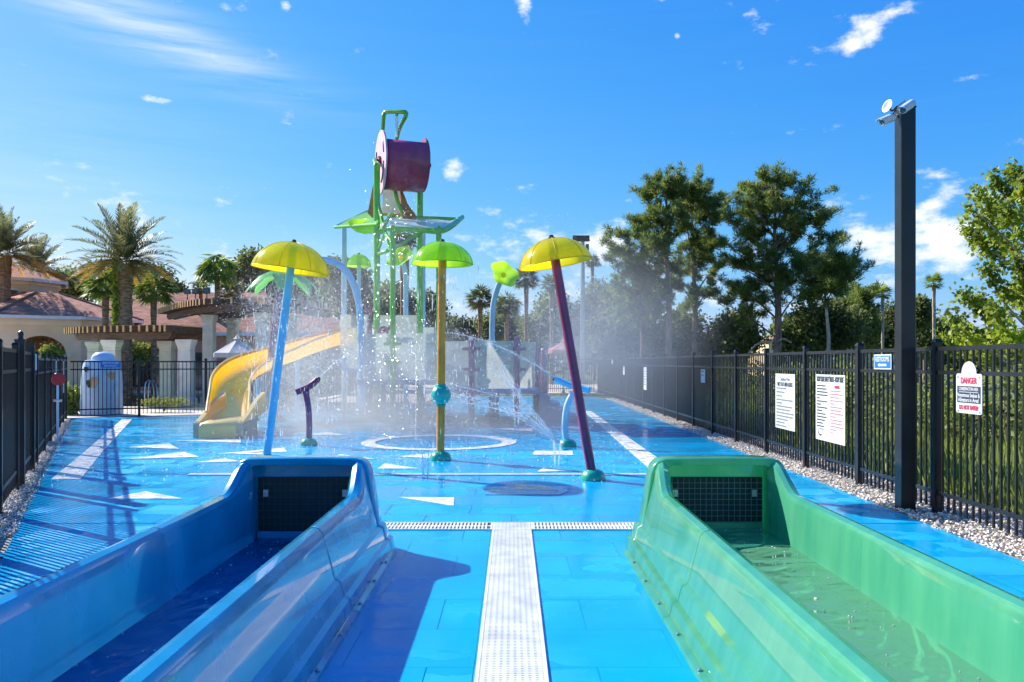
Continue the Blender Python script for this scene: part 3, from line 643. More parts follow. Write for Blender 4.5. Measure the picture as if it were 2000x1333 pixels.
# ------------------------------------------------------------------ the two slide run-out lanes
SEC = [(.812, .004), (.806, .028), (.768, .034), (.752, .112), (.716, .126), (.692, .222), (.655, .240), (.588, .49), (.578, .535), (.552, .565), (.512, .576), (.475, .562), (.452, .522), (.434, .17), (.40, .095), (.33, .062), (.15, .05)]
def lane(cx, label, shell, wire, water, wz, joint):
    root = empty('slide_lane', (cx, 4, 0), label, 'water slide')
    half = SEC; sec = [(-x, z) for x, z in half]+[(x, z) for x, z in half[::-1]]
    def ring(Y):
        t = min(1, max(0, (Y-6.34)/.48)); k = 1+.66*(t*t*(3-2*t))**1.25; pin = .035*t*t
        return [(cx+(x-math.copysign(pin, x) if z > .3 else x), Y, .245+(z-.245)*k if z > .245 else z) for x, z in sec]
    for ys in ([.6, 1.6, 2.6, 3.6, joint-.004], [joint+.004, joint+.3, 6.2]+[6.34+.04*i for i in range(13)]):
        m = MB().loft([ring(y) for y in ys], closed=False); m.build('slide_section', shell, root, 32)
    m = MB()      # lap joint
    m.loft([[(cx+(a-cx)*1.003, y, z+.0025) for a, _, z in ring(joint)] for y in (joint-.010, joint+.010)], closed=False); m.build('joint_strip', shell, root, 50)
    # hood
    def outline(q, n=None): return [(-x, z) for x, z in q]+[(x, z) for x, z in q[::-1]]
    outer = [(.775, .004), (.757, .11), (.722, .130), (.697, .226), (.662, .246), (.622, .46), (.602, .60), (.585, .70), (.560, .760), (.520, .800), (.46, .820), (.25, .826), (.08, .827)]
    inner = [(.430, .06), (.432, .12), (.436, .2), (.438, .30), (.44, .40), (.44, .5), (.44, .60), (.438, .68), (.43, .72), (.415, .742), (.39, .752), (.25, .755), (.08, .756)]
    O, I = outline(outer), outline(inner)
    def sc(P, e, Y, dz=0): return [(cx+x*(1-e), Y, z*(1-e*.7)+dz if z > .02 else z) for x, z in P]
    m = MB().loft([sc(I, 0, 6.985), sc(I, 0, 6.83), sc(I, -.012, 6.805), sc(O, .02, 6.795), sc(O, .005, 6.805), sc(O, 0, 6.83), sc(O, 0, 6.97), sc(O, .008, 7.01), sc(O, .04, 7.04)], closed=False, cap0=True, cap1=True)
    m.build('hood', shell, root, 40)
    pz0 = max(.13, wz+.06)
    MB().box((cx-.418, 6.955, pz0), (cx+.418, 6.975, .635)).build('stop_mat', 'rubber', root, None)
    MB().box((cx-.42, 6.94, .055), (cx+.42, 6.978, pz0-.004)).build('sill', shell, root, None)
    g = MB(); nx, nz = 17, 8
    for i in range(1, nx): x = cx-.418+.836*i/nx; g.box((x-.0016, 6.9465, pz0+.005), (x+.0016, 6.9495, .63))
    for i in range(1, nz): z = pz0+(.635-pz0)*i/nz; g.box((cx-.415, 6.950, z-.0016), (cx+.415, 6.953, z+.0016))
    g.build('wire_grid', wire, root, None)
    for sx in (-1, 1):
        MB().box((cx+sx*.345-.022, 6.932, .47), (cx+sx*.345+.022, 6.946, .53)).lathe([(.010, 0), (.010, .012), (.001, .014)], (cx+sx*.345, 6.933, .5), 8, axis=(0, -1, 0)).build('clamp', 'steel', root)
    MB().loft([[(cx-.436, y, wz), (cx+.436, y, wz)] for y in np.linspace(.6, 6.93, 20)], closed=False).build('water', water, root)
    fm = MB(); fr_ = random.Random(int(cx*100))
    for i in range(90):
        fx, fy = cx+fr_.uniform(-.42, .42), 6.9-5.2*fr_.random()**1.6; rr = fr_.uniform(.002, .007)*(1.8 if fr_.random() < .12 else 1)
        fm.lathe([(rr, -.001), (rr*.9, .003), (rr*.4, .005)], (fx, fy, wz+.001), 7, wob=lambda t: .25*math.sin(3*t+fx*40))
    fm.build('foam_glints', 'sign_white', root)['kind'] = 'stuff'  # white flecks: foam, and glints on the water put in as colour
    for sx in (-1, 1):
        for Y in (2.6, 3.1, 3.65, 4.15, 4.7, 5.3, 5.85, 6.4):
            MB().lathe([(.013, 0), (.013, .008), (.007, .012), (.001, .013)], (cx+sx*.788, Y, .032), 8).build('bolt', 'steel', root)
    MB().box((cx+.448, 6.30, .235), (cx+.4545, 6.38, .315)).build('sticker', 'sign_white', root, None) if shell == 'green_shell' else None
lane(-1.80, 'glossy blue fibreglass slide run-out lane with dark stop mat under its hood', 'blue_shell', 'wire', 'water_blue', .11, 5.15)
lane(1.768, 'glossy green fibreglass slide run-out lane half full of rippled water', 'green_shell', 'wire_light', 'water_green', .19, 5.05)
# ------------------------------------------------------------------ spray features on the pad
def flange(parent, p, r=.15, h=.13, mat='jade'):
    """domed cover over the foot of a post"""
    m = MB().lathe([(r*1.08, 0), (r*1.1, h*.25), (r, h*.55), (r*.8, h*.85), (r*.5, h), (r*.2, h)], p, 20, wob=lambda t: .03*math.cos(6*t)); return m.build('foot_cover', mat, parent)
def dome(parent, top, axis, r, h, mat, seam, n=8, name='canopy'):
    """umbrella shell: eight gores, a little flat at the crown, with raised ribs and a finial"""
    axis = Vector(axis).normalized(); q = axis.to_track_quat('Z', 'Y'); top = Vector(top)
    prof = [(r*math.sin(a), h*(math.cos(a)-1)/(1-math.cos(R(84)))) for a in np.linspace(.02, R(84), 11)]
    m = MB().lathe(prof, top, 48, axis=axis, wob=lambda t: -.022*(1-abs(math.cos(4*t)))*1.0)
    c = m.build(name, mat, parent, 60)
    rr, hh = prof[-1]; rim = [top+q @ Vector((rr*(1-.022*(1-abs(math.cos(4*t))))*math.cos(t), rr*(1-.022*(1-abs(math.cos(4*t))))*math.sin(t), hh)) for t in np.linspace(0, 2*math.pi, 49)]; MB().tube(rim, .007, 6).build('rim', seam, c)
    for i in range(n):
        t = 2*math.pi*i/n; pts = [top+q @ Vector((rr*1.004*math.cos(t), rr*1.004*math.sin(t), hh+.003)) for rr, hh in prof]
        MB().tube(pts, .004, 6).build('seam', seam, c)
    MB().lathe([(.001, .05), (.03, .045), (.035, .02), (.05, .012), (.05, -.004)], top, 12, axis=axis).build('finial', 'bronze', c)
    return c
def umbrella(label, base, top, r, h, post, canopy, seam, pr=.065, ball=None, cover=True):
    base, top = Vector(base), Vector(top); root = empty('spray_umbrella', base, label, 'spray umbrella', 'umbrella shaped sprayers on the splash pad')
    d = (top-base).normalized(); MB().tube([base, base+d*.3, top-d*.02], pr, 16).build('post', post, root)
    if cover: flange(root, base, pr*2.4, .15)
    dome(root, top, d, r, h, canopy, seam)
    if ball:
        c = base+d*ball; m = MB().lathe([(.17*math.sin(a)+.0, -.17*math.cos(a)) for a in np.linspace(.35, math.pi-.35, 12)], c, 32, axis=d, wob=lambda t: -.05*abs(math.cos(4*t))**6); b = m.build('ball', 'teal_ball', root)
        for sgn in (-1, 1):
            MB().lathe([(.075, -.02), (.085, 0), (.075, .02)], c+d*(.165*sgn), 16, axis=d).build('collar', 'jade', b)
    return root
umbrella('yellow umbrella on a leaning pale blue post behind the blue slide', Vector(((519-1000)*12.9/F, 12.9, 0)), at(574, 474, 12.9), .625, .46, 'sky_blue', 'yellow_dome', 'seam_yellow', .066)
umbrella('yellow umbrella on a leaning plum post near the green slide', gr(1158, 938), at(1077, 466, 11.1), .51, .36, 'plum', 'yellow_dome', 'seam_yellow', .066)
umbrella('lime umbrella on an upright ochre post with a teal ball', gr(860, 899), at(864, 473, 13.35), .52, .37, 'ochre', 'lime_dome', 'seam_lime', .068, ball=1.09)
ub = Vector(((701-1000)*26/F, 26, 0)); umbrella('small distant lime umbrella on a white post beside the play tower', ub, at(701, 497, 26), .41, .40, 'pale_blue', 'lime_dome', 'seam_lime', .065)

def flower(label, path, pr, c, axis, r, post):
    base = Vector(path[0]); root = empty('spray_flower', base, label, 'spray flower', 'flower shaped sprayers on the splash pad')
    MB().tube(spline(path, 6), pr, 14).build('post', post, root); flange(root, base, pr*2.3, .14)
    prof = [(.02, .06), (r*.35, .02), (r*.7, .05), (r, .17)]
    m = MB().lathe(prof, c, 48, axis=axis, wob=lambda t: .09*math.cos(5*t)+.05*math.cos(3*t)); b = m.build('petals', 'lime_dome', root, 60)
    MB().lathe([(.001, .16), (.07, .13), (.09, .06), (.05, .03)], c, 14, axis=axis).build('centre', 'yellow_dome', b)
flower('lime green flower sprayer on a bent pale blue post', [Vector(((961-1000)*24/F, 24, 0)), at(961, 700, 24), at(962, 610, 24), at(968, 575, 24), at(979, 545, 23.8)], .085, at(981, 541, 23.7), (.45, -.75, .45), .44, 'pale_blue')
flower('lime and yellow flower sprayer partly hidden by the green tower posts', [Vector(((793-1000)*27/F, 27, 0)), at(793, 620, 27), at(792, 540, 27), at(786, 510, 26.8)], .085, at(785, 507, 26.7), (-.35, -.7, .6), .46, 'pale_blue')

def cannon(label, path, pr, head, hr, mat, hmat, handle=True):
    base = Vector(path[0]); root = empty('water_cannon', base, label, 'water cannon', 'swivel water cannons on the splash pad')
    MB().tube(spline(path, 7), pr, 14).build('stand', mat, root); flange(root, base, pr*2.6, .14)
    h = MB().tube(spline(head, 6), hr, 14).build('barrel', hmat, root)
    e = Vector(head[-1]); d = (e-Vector(head[-2])).normalized(); MB().lathe([(hr*.6, 0), (hr*.65, .04), (hr*.35, .045), (hr*.3, 0)], e, 12, axis=d).build('nozzle', 'bronze', h)
    MB().lathe([(pr*1.3, -.03), (pr*1.35, 0), (pr*1.25, .03)], Vector(path[-1]), 14).build('swivel', mat, root)
b = gr(603, 870); cannon('purple swivel water cannon standing left of the white ring', [b, at(604, 830, b.y), at(602, 795, b.y), at(597, 766, b.y)], .06, [at(578, 767, b.y-.1), at(590, 762, b.y-.05), at(605, 755, b.y+.1), at(621, 741, b.y+.2)], .062, 'plum_dark', 'plum')
b = gr(1108, 872); cannon('white and blue swivel water cannon with a bowed stand near the plum post', [b, at(1103, 835, b.y), at(1107, 795, b.y), at(1119, 768, b.y)], .062, [at(1152, 762, b.y-.15), at(1140, 760, b.y-.1), at(1112, 752, b.y), at(1085, 741, b.y+.1)], .066, 'pale_blue', 'sky_blue')

b = gr(708, 824); root = empty('spray_arch', b, 'tall pale blue cane-shaped spray pipe in front of the play tower', 'spray arch'); Y = b.y
MB().tube(spline([b, at(707, 740, Y), at(706, 660, Y), at(703, 610, Y), at(694, 565, Y), at(676, 530, Y), at(650, 512, Y), at(625, 508, Y), at(610, 512, Y)], 7), .095, 16).build('pipe', 'sky_blue', root); flange(root, b, .24, .16)
MB().lathe([(.1, 0), (.12, .03), (.11, .10), (.06, .11)], at(610, 512, Y), 14, axis=(-.9, 0, -.3)).build('spray_head', 'sky_blue', root)

# palm shaped sprayer
pb = Vector(((540-1000)*22.3/F, 22.3, 0)); root = empty('spray_palm', pb, 'palm tree shaped sprayer with plum trunk and bright green fronds', 'spray palm')
tr = spline([pb, at(533, 760, 22.3), at(531, 690, 22.3), at(540, 620, 22.3), at(551, 548, 22.3)], 9)
MB().tube(tr, [.10+.012*(i % 2) for i in range(len(tr))], 14).build('trunk', 'plum_dark', root, 60); flange(root, pb, .24, .16)
pt = at(551, 545, 22.3)
for i in range(8):
    t = 2*math.pi*i/8+.25; dv = Vector((math.cos(t), math.sin(t), 0)); sd = Vector((-math.sin(t), math.cos(t), 0)); rings = []; Ln = 1.05+.12*math.sin(3*i)
    for k in range(10):
        u = k/9; c = pt+dv*(Ln*u)+Vector((0, 0, .10+.42*u-.95*u*u)); w = .05+.20*math.sin(math.pi*min(1, u*.92+.06))*(1 if k % 2 else .74); w *= (1 if u < .98 else .2)
        rings.append([c-sd*w+Vector((0, 0, -.05*w)), c+Vector((0, 0, .05)), c+sd*w+Vector((0, 0, -.05*w))])
    f = MB().loft(rings, closed=False).build('frond', 'frond_green', root, 40)
MB().lathe([(.001, .16), (.1, .12), (.14, .02), (.1, -.08)], pt, 14).build('crown_cap', 'leaf_green', root)

# ------------------------------------------------------------------ yellow body slide
def yellow_slide():
    root = empty('body_slide', (-6.3, 17.2, 0), 'curving yellow body slide with a pale splash-out tray', 'water slide')
    ctl = [Vector(v) for v in ((-6.34, 17.75, .27), (-6.6, 18.5, .50), (-6.93, 19.4, .74), (-7.15, 20.4, .97), (-7.2, 21.4, 1.18), (-7.05, 22.4, 1.38), (-6.7, 23.4, 1.60), (-6.25, 24.3, 1.85), (-5.75, 25.0, 2.08), (-5.2, 25.5, 2.25))]
    path = spline(ctl, 7); rings = []; rims = ([], [])
    hw, hh = .41, .50
    prof = [(-hw-.05, hh-.03), (-hw-.03, hh), (-hw, hh), (-hw*.97, hh*.55), (-hw*.85, hh*.2), (-hw*.5, .03), (0, 0), (hw*.5, .03), (hw*.85, hh*.2), (hw*.97, hh*.55), (hw, hh), (hw+.03, hh), (hw+.05, hh-.03)]
    for i, p in enumerate(path):
        d = path[min(i+1, len(path)-1)]-path[max(i-1, 0)]; d.z = 0; d.normalize(); sd = Vector((d.y, -d.x, 0)); u = i/(len(path)-1)
        bank = .20*math.sin(math.pi*min(1, u*1.3)); up = Vector((0, 0, 1)); s2 = (sd+up*(-bank)).normalized(); u2 = (up+sd*bank).normalized()
        lo = .55+.45*min(1, u*7)
        rings.append([p+s2*x+u2*(z*(lo if z > .1 else 1)) for x, z in prof])
        rims[0].append(rings[-1][1]); rims[1].append(rings[-1][11])
    o = MB().loft(rings, closed=False).build('chute', 'slide_yellow', root, 60)
    for r_ in rims: MB().tube(r_, .032, 8).build('rim', 'slide_pale', root)
    # tray
    m = MB(); X0, X1 = -6.74, -5.94
    m.loft([[(X0, y, 0), (X0, y, z), (X0+.06, y, z+.05), (X1-.06, y, z+.05), (X1, y, z), (X1, y, 0)] for y, z in ((17.12, .24), (17.16, .29), (17.5, .33), (18.05, .36))], closed=False, cap0=True, cap1=True); m.build('splash_tray', 'slide_pale', root, 40)
    for sx, a in ((X0-.14, X0-.004), (X1+.004, X1+.14)):
        MB().loft([[(sx, y, 0), (sx, y, z), (a, y, z), (a, y, 0)] for y, z in ((17.18, .33), (18.2, .42))], closed=True, cap0=True, cap1=True).build('tray_side', 'slide_grey', root, None)
        MB().loft([[(sx, y, z), (sx+.02, y, z+w), (a-.02, y, z+w), (a, y, z)] for y, z, w in ((17.25, .338, .02), (17.7, .37, .16), (18.25, .425, .36), (18.8, .48, .46))], closed=True, cap0=True, cap1=True).build('side_guard', 'slide_pale', root, 40)
    for i in (20, 34, 46):
        p = path[i]; MB().tube([Vector((p.x, p.y, 0)), p-Vector((0, 0, .02))], .07, 12).build('support', 'pale_blue', root); 
    MB().box((-5.40, 25.3, 0), (-5.30, 25.6, 2.24)).build('end_support', 'slide_pale', root, None)
yellow_slide()

# ------------------------------------------------------------------ play tower with tipping bucket
def tower():
    root = empty('play_tower', (-2.6, 23, 0), 'green and purple water play tower with a giant tipping bucket', 'play tower')
    def post(px, y0, y1, Y, r, mat, foot=True, clamps=()):
        zb = 0 if y0 is None else at(px, y0, Y).z; b = Vector(((px-1000)*Y/F, Y, zb)); t = at(px, y1, Y)
        o = MB().tube([b, t], r, 14).build('post', mat, root)
        MB().lathe([(r*1.02, 0), (r*.8, .05), (r*.3, .075), (.001, .08)], t, 12).build('post_cap', mat, o)
        for c in clamps:
            q = at(px, c, Y); MB().lathe([(r*1.05, -.06), (r*1.4, -.05), (r*1.4, .05), (r*1.05, .06)], q, 14).box((q.x-.24, q.y-.025, q.z-.04), (q.x+.24, q.y+.025, q.z+.04)).build('clamp', mat, o)
        if foot and y0 is None: m = MB().lathe([(r*2.6, 0), (r*2.6, .04), (r*2.2, .10), (r*1.3, .14), (r, .14)], b, 18); m.build('foot_cover', 'jade', o)
        return o
    post(767, None, 445, 21.8, .078, 'post_green', clamps=(672, 708)); post(736, None, 322, 23.0, .095, 'post_green'); post(820, None, 366, 24.6, .10, 'post_green'); post(857, None, 447, 21.9, .075, 'post_green', clamps=(672, 708))
    post(672, None, 444, 26.0, .085, 'pale_blue'); post(825, None, 430, 26.0, .10, 'pale_blue'); post(707, None, 720, 22.2, .06, 'pale_blue')
    post(921, None, 664, 20.9, .082, 'plum_dark', clamps=(682, 722)); post(1010, None, 664, 21.4, .082, 'plum_dark', clamps=(682, 722)); post(1048, None, 682, 22.5, .10, 'plum_dark'); post(1063, None, 684, 24.5, .11, 'plum_dark'); post(722, None, 628, 25.2, .085, 'plum')
    # decks
    MB().box((-4.25, 21.85, 1.02), (-1.98, 25.6, 1.16)).build('deck', 'deck_blue', root, None); MB().box((-1.95, 21.0, .80), (.75, 24.6, .94)).build('deck', 'deck_blue', root, None)
    for i in range(4): MB().box((.76+.27*i, 21.6, 0), (.76+.27*(i+1), 23.4, .72-.18*i)).build('step', 'deck_blue', root, None)
    for a, bq in (((-4.1, 22.2), (-4.02, 22.28)), ((-2.2, 25.2), (-2.1, 25.3)), ((-4.1, 25.2), (-4.0, 25.3)), ((-.5, 24.2), (-.4, 24.3))): MB().box((*a, 0), (*bq, 1.0)).build('leg', 'deck_blue', root, None)
    # barrier panels: slightly bowed frosted sheets
    def panel(px0, px1, yt, yb, Y, wave=.0, Y1=None, mat='frosted', n=8):
        Y1 = Y1 or Y; rings = []
        for i in range(n+1):
            u = i/n; px = px0+(px1-px0)*u; y = Y+(Y1-Y)*u; a = at(px, yb, y); t = at(px, yt, y); t.z += wave*math.sin(math.pi*u)
            rings.append([a, a.lerp(t, .5)+Vector((0, .03, 0)), t])
        o = MB().loft(rings, closed=False).build('barrier_panel', mat, root, 60)
    panel(709, 761, 652, 741, 21.8); panel(773, 851, 651, 741, 21.85); panel(863, 915, 667, 760, 21.2, Y1=20.95); panel(927, 1004, 666, 760, 20.95, Y1=21.35); panel(1016, 1045, 668, 758, 21.45, Y1=22.4)
    panel(664, 720, 615, 690, 25.7); panel(741, 815, 616, 690, 25.65); panel(824, 868, 640, 700, 25.6); panel(664, 706, 640, 722, 24.0, Y1=22.3)
    MB().obox(at(673, 722, 22.4), at(705, 722, 22.2), .05, .06).build('cross_bar', 'pale_blue', root, None); post(673, None, 700, 22.4, .05, 'pale_blue', False)
    for (a, c) in (((745, 650), (767, 637)), ((729, 612), (716, 600))):
        MB().tube([at(a[0], a[1], 22.0), at(c[0], c[1], 22.2)], .05, 10).lathe([(.11, -.02), (.12, 0), (.11, .02)], at(c[0], c[1], 22.2), 14, axis=(.3, -.8, .3)).build('spray_valve', 'plum', root)
    ar = [at(741, 656, 22), at(742, 643, 22), at(750, 640, 22), at(756, 644, 22), at(757, 656, 22)]; MB().tube(spline(ar, 5), .04, 10).build('spray_hoop', 'plum', root)
    # roofs: sheet on tubes
    def roof(corners, mat, name, bow=.0, n=10):
        A, B, C, D = [Vector(c) for c in corners]; rings = []
        for i in range(n+1):
            u = i/n; p, q = A.lerp(B, u), D.lerp(C, u); lift = Vector((0, 0, bow*(u**4)))
            rings.append([p+lift, p.lerp(q, .5)+lift+Vector((0, 0, .05)), q+lift])
        o = MB().loft(rings, closed=False).build(name, mat, root, 60)
    rc = (at(759, 446, 21.8), at(862, 449, 21.8), at(880, 430, 24.2), at(766, 424, 24.2)); roof(rc, 'roof_sheet', 'canopy_sheet')
    MB().tube([at(757, 447, 21.75), at(862, 451, 21.75)], .075, 12).build('canopy_beam', 'post_green', root); MB().tube([at(765, 423, 24.25), at(890, 428, 24.25)], .05, 12).build('canopy_beam', 'post_green', root)
    MB().tube(spline([at(744, 453, 21.7), at(752, 438, 22.6), at(763, 420, 24.3)], 5), .075, 12).build('canopy_beam', 'post_green', root)
    MB().tube(spline([at(845, 452, 21.7), at(866, 450, 21.9), at(884, 440, 22.8), at(902, 425, 24.3)], 5), .085, 12).build('canopy_beam', 'post_green', root)
    roof((at(860, 450, 21.8), at(898, 428, 24.0), at(894, 428, 24.4), at(876, 432, 24.2)), 'roof_sheet', 'canopy_sheet')
    roof((at(654, 444, 25.2), at(738, 437, 22.4), at(742, 412, 24.4), at(719, 413, 26.6)), 'roof_lime', 'canopy_sheet'); 
    MB().tube([at(654, 444, 25.2), at(720, 412, 26.6)], .05, 10).build('canopy_beam', 'pale_blue', root); MB().tube([at(654, 444, 25.2), at(738, 438, 22.4)], .05, 10).build('canopy_beam', 'post_green', root)
    c = at(716, 441, 24.2); MB().lathe([(.56, .10), (.5, -.05), (.34, -.18), (.12, -.24), (.001, -.25)], c, 24).build('hanging_bowl', 'lime_dome', root, 60)
    for p, q, Y0, Y1, r in (((739, 398), (752, 455), 23, 22.4, .055), ((752, 452), (762, 490), 22.4, 21.9, .045), ((752, 455), (738, 490), 22.4, 23, .045), ((738, 497), (757, 490), 23, 22, .055), ((752, 455), (764, 470), 22.4, 21.9, .04),
                            ((770, 486), (818, 455), 21.8, 24.5, .05), ((752, 452), (745, 425), 22.3, 23, .05), ((738, 452), (767, 447), 23, 21.8, .04), ((820, 452), (857, 455), 24.5, 21.9, .05), ((770, 452), (818, 462), 21.9, 24.5, .045)):
        MB().tube([at(*p, Y0), at(*q, Y1)], r, 8).build('brace', 'post_green', root)
    # funnel under the bucket
    def plate(pts, mat, name, t=.04): MB().prism(pts, (0, t, 0)).build(name, mat, root, None)
    plate([at(748, 372, 24.6), at(782, 372, 24.6), at(788, 396, 24.6), at(797, 420, 24.6), at(745, 422, 24.6)], 'roof_sheet', 'funnel_back')
    plate([at(741, 305, 24.0), at(745, 330, 24.0), at(741, 380, 24.0), at(733, 432, 23.6), at(718, 417, 23.6), at(727, 370, 23.8)], 'rust_plate', 'funnel_side')
    plate([at(781, 366, 24.0), at(786, 372, 24.0), at(796, 398, 24.0), at(812, 420, 23.8), at(812, 430, 23.8), at(786, 428, 23.8), at(779, 400, 24)], 'rust_plate', 'funnel_side')
    MB().tube(spline([at(771, 372, 23.9), at(777, 396, 23.9), at(787, 418, 23.9)], 5), .06, 10).build('funnel_edge', 'post_green', root); MB().tube([at(745, 419, 24.4), at(800, 421, 24.4)], .04, 8).build('funnel_lip', 'ochre', root)
    # bucket: a barrel turned on a level axle
    cb = at(786, 318, 23.6); ax = Vector((.93, .36, .0)).normalized(); q = Matrix((ax, Vector((0, 0, 1)).cross(ax), Vector((0, 0, 1)))).transposed()
    rb, lb = .84, .60; rr = []
    ang = [R(a) for a in np.linspace(-215, 62, 30)]
    for s_ in (-lb, lb): rr.append([cb+q @ Vector((s_, rb*math.cos(a)*.92, rb*math.sin(a))) for a in ang])
    o = MB().loft(rr, closed=False).build('bucket', 'violet_drum', root, 60); md = o.modifiers.new('thickness', 'SOLIDIFY'); md.thickness = .04
    for s_ in (-lb-.02, lb+.02):
        P = [cb+q @ Vector((s_, (.875 if s_ < 0 else .77)*math.cos(a)*.92, (.875 if s_ < 0 else .77)*math.sin(a)-(.12*max(0, -math.sin(a)-.5)*2 if s_ < 0 else .05*max(0, -math.sin(a)-.5)*2))) for a in np.linspace(0, 2*math.pi, 40, endpoint=False)]
        e = MB().prism(P, ax*(-.045 if s_ < 0 else .045)).build('bucket_end', 'pink' if s_ < 0 else 'violet_drum', o, 30)
    for a0, a1 in ((110, 170), (190, 250), (-40, 30)):
        pts = [cb+q @ Vector((-lb-.075, .62*math.cos(R(a))*.86, .72*math.sin(R(a)))) for a in np.linspace(a0, a1, 10)]; MB().tube(pts, .022, 6).build('bucket_groove', 'plum_dark', o)
    MB().tube([cb-ax*(lb+.26), cb+ax*(lb+.26)], .06, 12).build('axle', 'plum', root)
    MB().lathe([(.14, -.03), (.14, .03), (.06, .05), (.001, .05)], cb-ax*(lb+.1), 16, axis=-ax).build('axle_boss', 'plum', root)
    MB().tube([at(737, 326, 23), cb-ax*(lb+.22)], .07, 10).build('axle_bracket', 'post_green', root); MB().tube([at(820, 372, 24.6), cb+ax*(lb+.22)], .07, 10).build('axle_bracket', 'post_green', root)
    MB().tube(spline([at(745, 300, 24.3), at(747, 262, 24.2), at(749, 232, 24.0), at(751, 222, 24.0), at(757, 219, 23.9), at(786, 219, 23.6), at(793, 221, 23.6), at(792, 228, 23.6), at(784, 243, 23.9), at(778, 258, 24.3), at(774, 275, 24.6)], 6), .062, 12).build('fill_pipe', 'leaf_green', root)
    MB().tube([at(775, 220, 23.7), at(775, 227, 23.7)], .045, 10).build('fill_spout', 'leaf_green', root)
tower()
# ------------------------------------------------------------------ pool terrace behind the fence
pool = structure('swimming_pool', MB().box((-24, 28.9, -.028), (-8.6, 43.5, -.020)), 'pool_tile')
w = MB().loft([[(-24, y, -.014), (-8.6, y, -.014)] for y in (28.9, 36, 43.5)], closed=False).build('pool_water', 'pool_water', pool)
cp = MB()
for a, b in (((-24.4, 28.5, -.03), (-8.2, 28.9, .03)), ((-24.4, 43.5, -.03), (-8.2, 43.9, .03)), ((-24.4, 28.9, -.03), (-24, 43.5, .03)), ((-8.6, 28.9, -.03), (-8.2, 43.5, .03))): cp.box(a, b)
cp.build('coping', 'cream_trim', pool, None)
for px in (283, 290):
    b = Vector(((px-1000)*29.5/F, 29.5, 0)); r = empty('pool_rail', b, 'pale bent handrail tube at the pool edge, %s one' % ('nearer to the figure' if px == 283 else 'nearer to the slide'), 'handrail')
    MB().tube(spline([b, b+Vector((0, 0, .6)), b+Vector((0, .1, .9)), b+Vector((0, .4, .95)), b+Vector((0, .7, .7)), b+Vector((0, .8, 0))], 5), .024, 8).build('tube', 'steel', r)

def column(parent, p, h, w=.42):
    m = MB(); x, y, z = p
    def sq(s_, z_): return [(x-s_, y-s_, z_), (x+s_, y-s_, z_), (x+s_, y+s_, z_), (x-s_, y+s_, z_)]
    a = w/2; m.loft([sq(a*1.3, 0), sq(a*1.3, .22), sq(a*1.08, .3), sq(a*1.02, h-.42), sq(a*.96, h-.4), sq(a*1.05, h-.34), sq(a*1.05, h-.27), sq(a*1.28, h-.12), sq(a*1.32, h-.1), sq(a*1.32, h)], cap0=True, cap1=True)
    return m.build('column', 'stone_column', parent, None)
def pergola(label, path, z, width, cols, ch, spacing, cw=.42):
    """columns, two beams following the plan curve and a row of rafters with cut tails"""
    P = spline(path, 10); root = empty('pergola', (path[0][0], path[0][1], 0), label, 'pergola')
    L_, R_ = [], []
    for i, p in enumerate(P):
        d = (P[min(i+1, len(P)-1)]-P[max(i-1, 0)]).normalized(); n = Vector((d.y, -d.x, 0)); L_.append(p+n*width/2); R_.append(p-n*width/2)
    for side in (L_, R_):
        m = MB()
        for off in (-.12, .12):
            rings = []
            for i, p in enumerate(side):
                d = (side[min(i+1, len(side)-1)]-side[max(i-1, 0)]).normalized(); n = Vector((d.y, -d.x, 0)); c = p+n*off; hh = .25 if 0 < i < len(side)-1 else .12
                rings.append([c-n*.05+Vector((0, 0, z-hh)), c+n*.05+Vector((0, 0, z-hh)), c+n*.05+Vector((0, 0, z)), c-n*.05+Vector((0, 0, z))])
            m.loft(rings, cap0=True, cap1=True)
        m.build('beam', 'timber', root, None)
    acc = 0.; nxt = .1
    for i in range(len(P)-1):
        seg = (P[i+1]-P[i]).length
        while nxt <= acc+seg:
            t = (nxt-acc)/seg; a, b = L_[i].lerp(L_[i+1], t), R_[i].lerp(R_[i+1], t); e = (a-b).normalized()*.55
            p, q = a+e+Vector((0, 0, z+.13)), b-e+Vector((0, 0, z+.13)); o = MB().obox(p, q, .085, .24).build('rafter', 'timber', root, None)
            dd = (p-q).normalized(); MB().obox(p+dd*.001, p+dd*.02, .087, .242).build('rafter_tail', 'timber_end', o, None)
            nxt += spacing
        acc += seg
    m = MB()
    for k in range(5):
        off = -.4+.2*k
        for i in range(0, len(P)-1): m.obox(L_[i].lerp(R_[i], (off+.5))+Vector((0, 0, z+.275)), L_[i+1].lerp(R_[i+1], (off+.5))+Vector((0, 0, z+.275)), .05, .05)
    m.build('batten', 'timber_end', root, None)
    for c in cols: column(root, (*c, 0), ch, cw)
def V(px, Y): return ((px-1000)*Y/F, Y, 0)
pergola('low timber pergola on four square stone columns beside the pool', [V(212, 33.6), V(255, 32.3), V(310, 31.7), V(372, 31.5)], 2.78, 2.4, [V(187, 33.6)[:2], V(219, 30.9)[:2], V(327, 32.6)[:2], V(364, 30.3)[:2]], 2.50, .24, .46)
pergola('tall curved timber pergola with rafters fanned towards the yellow slide', [V(382, 37.6), V(415, 34.6), V(452, 32.6), V(495, 31.6), V(545, 32.6), V(592, 35.6)], 3.85, 2.2, [V(409, 32.4)[:2], V(512, 31.0)[:2], V(572, 33.0)[:2], V(455, 34.8)[:2], V(540, 34.4)[:2]], 3.56, .26, .40)
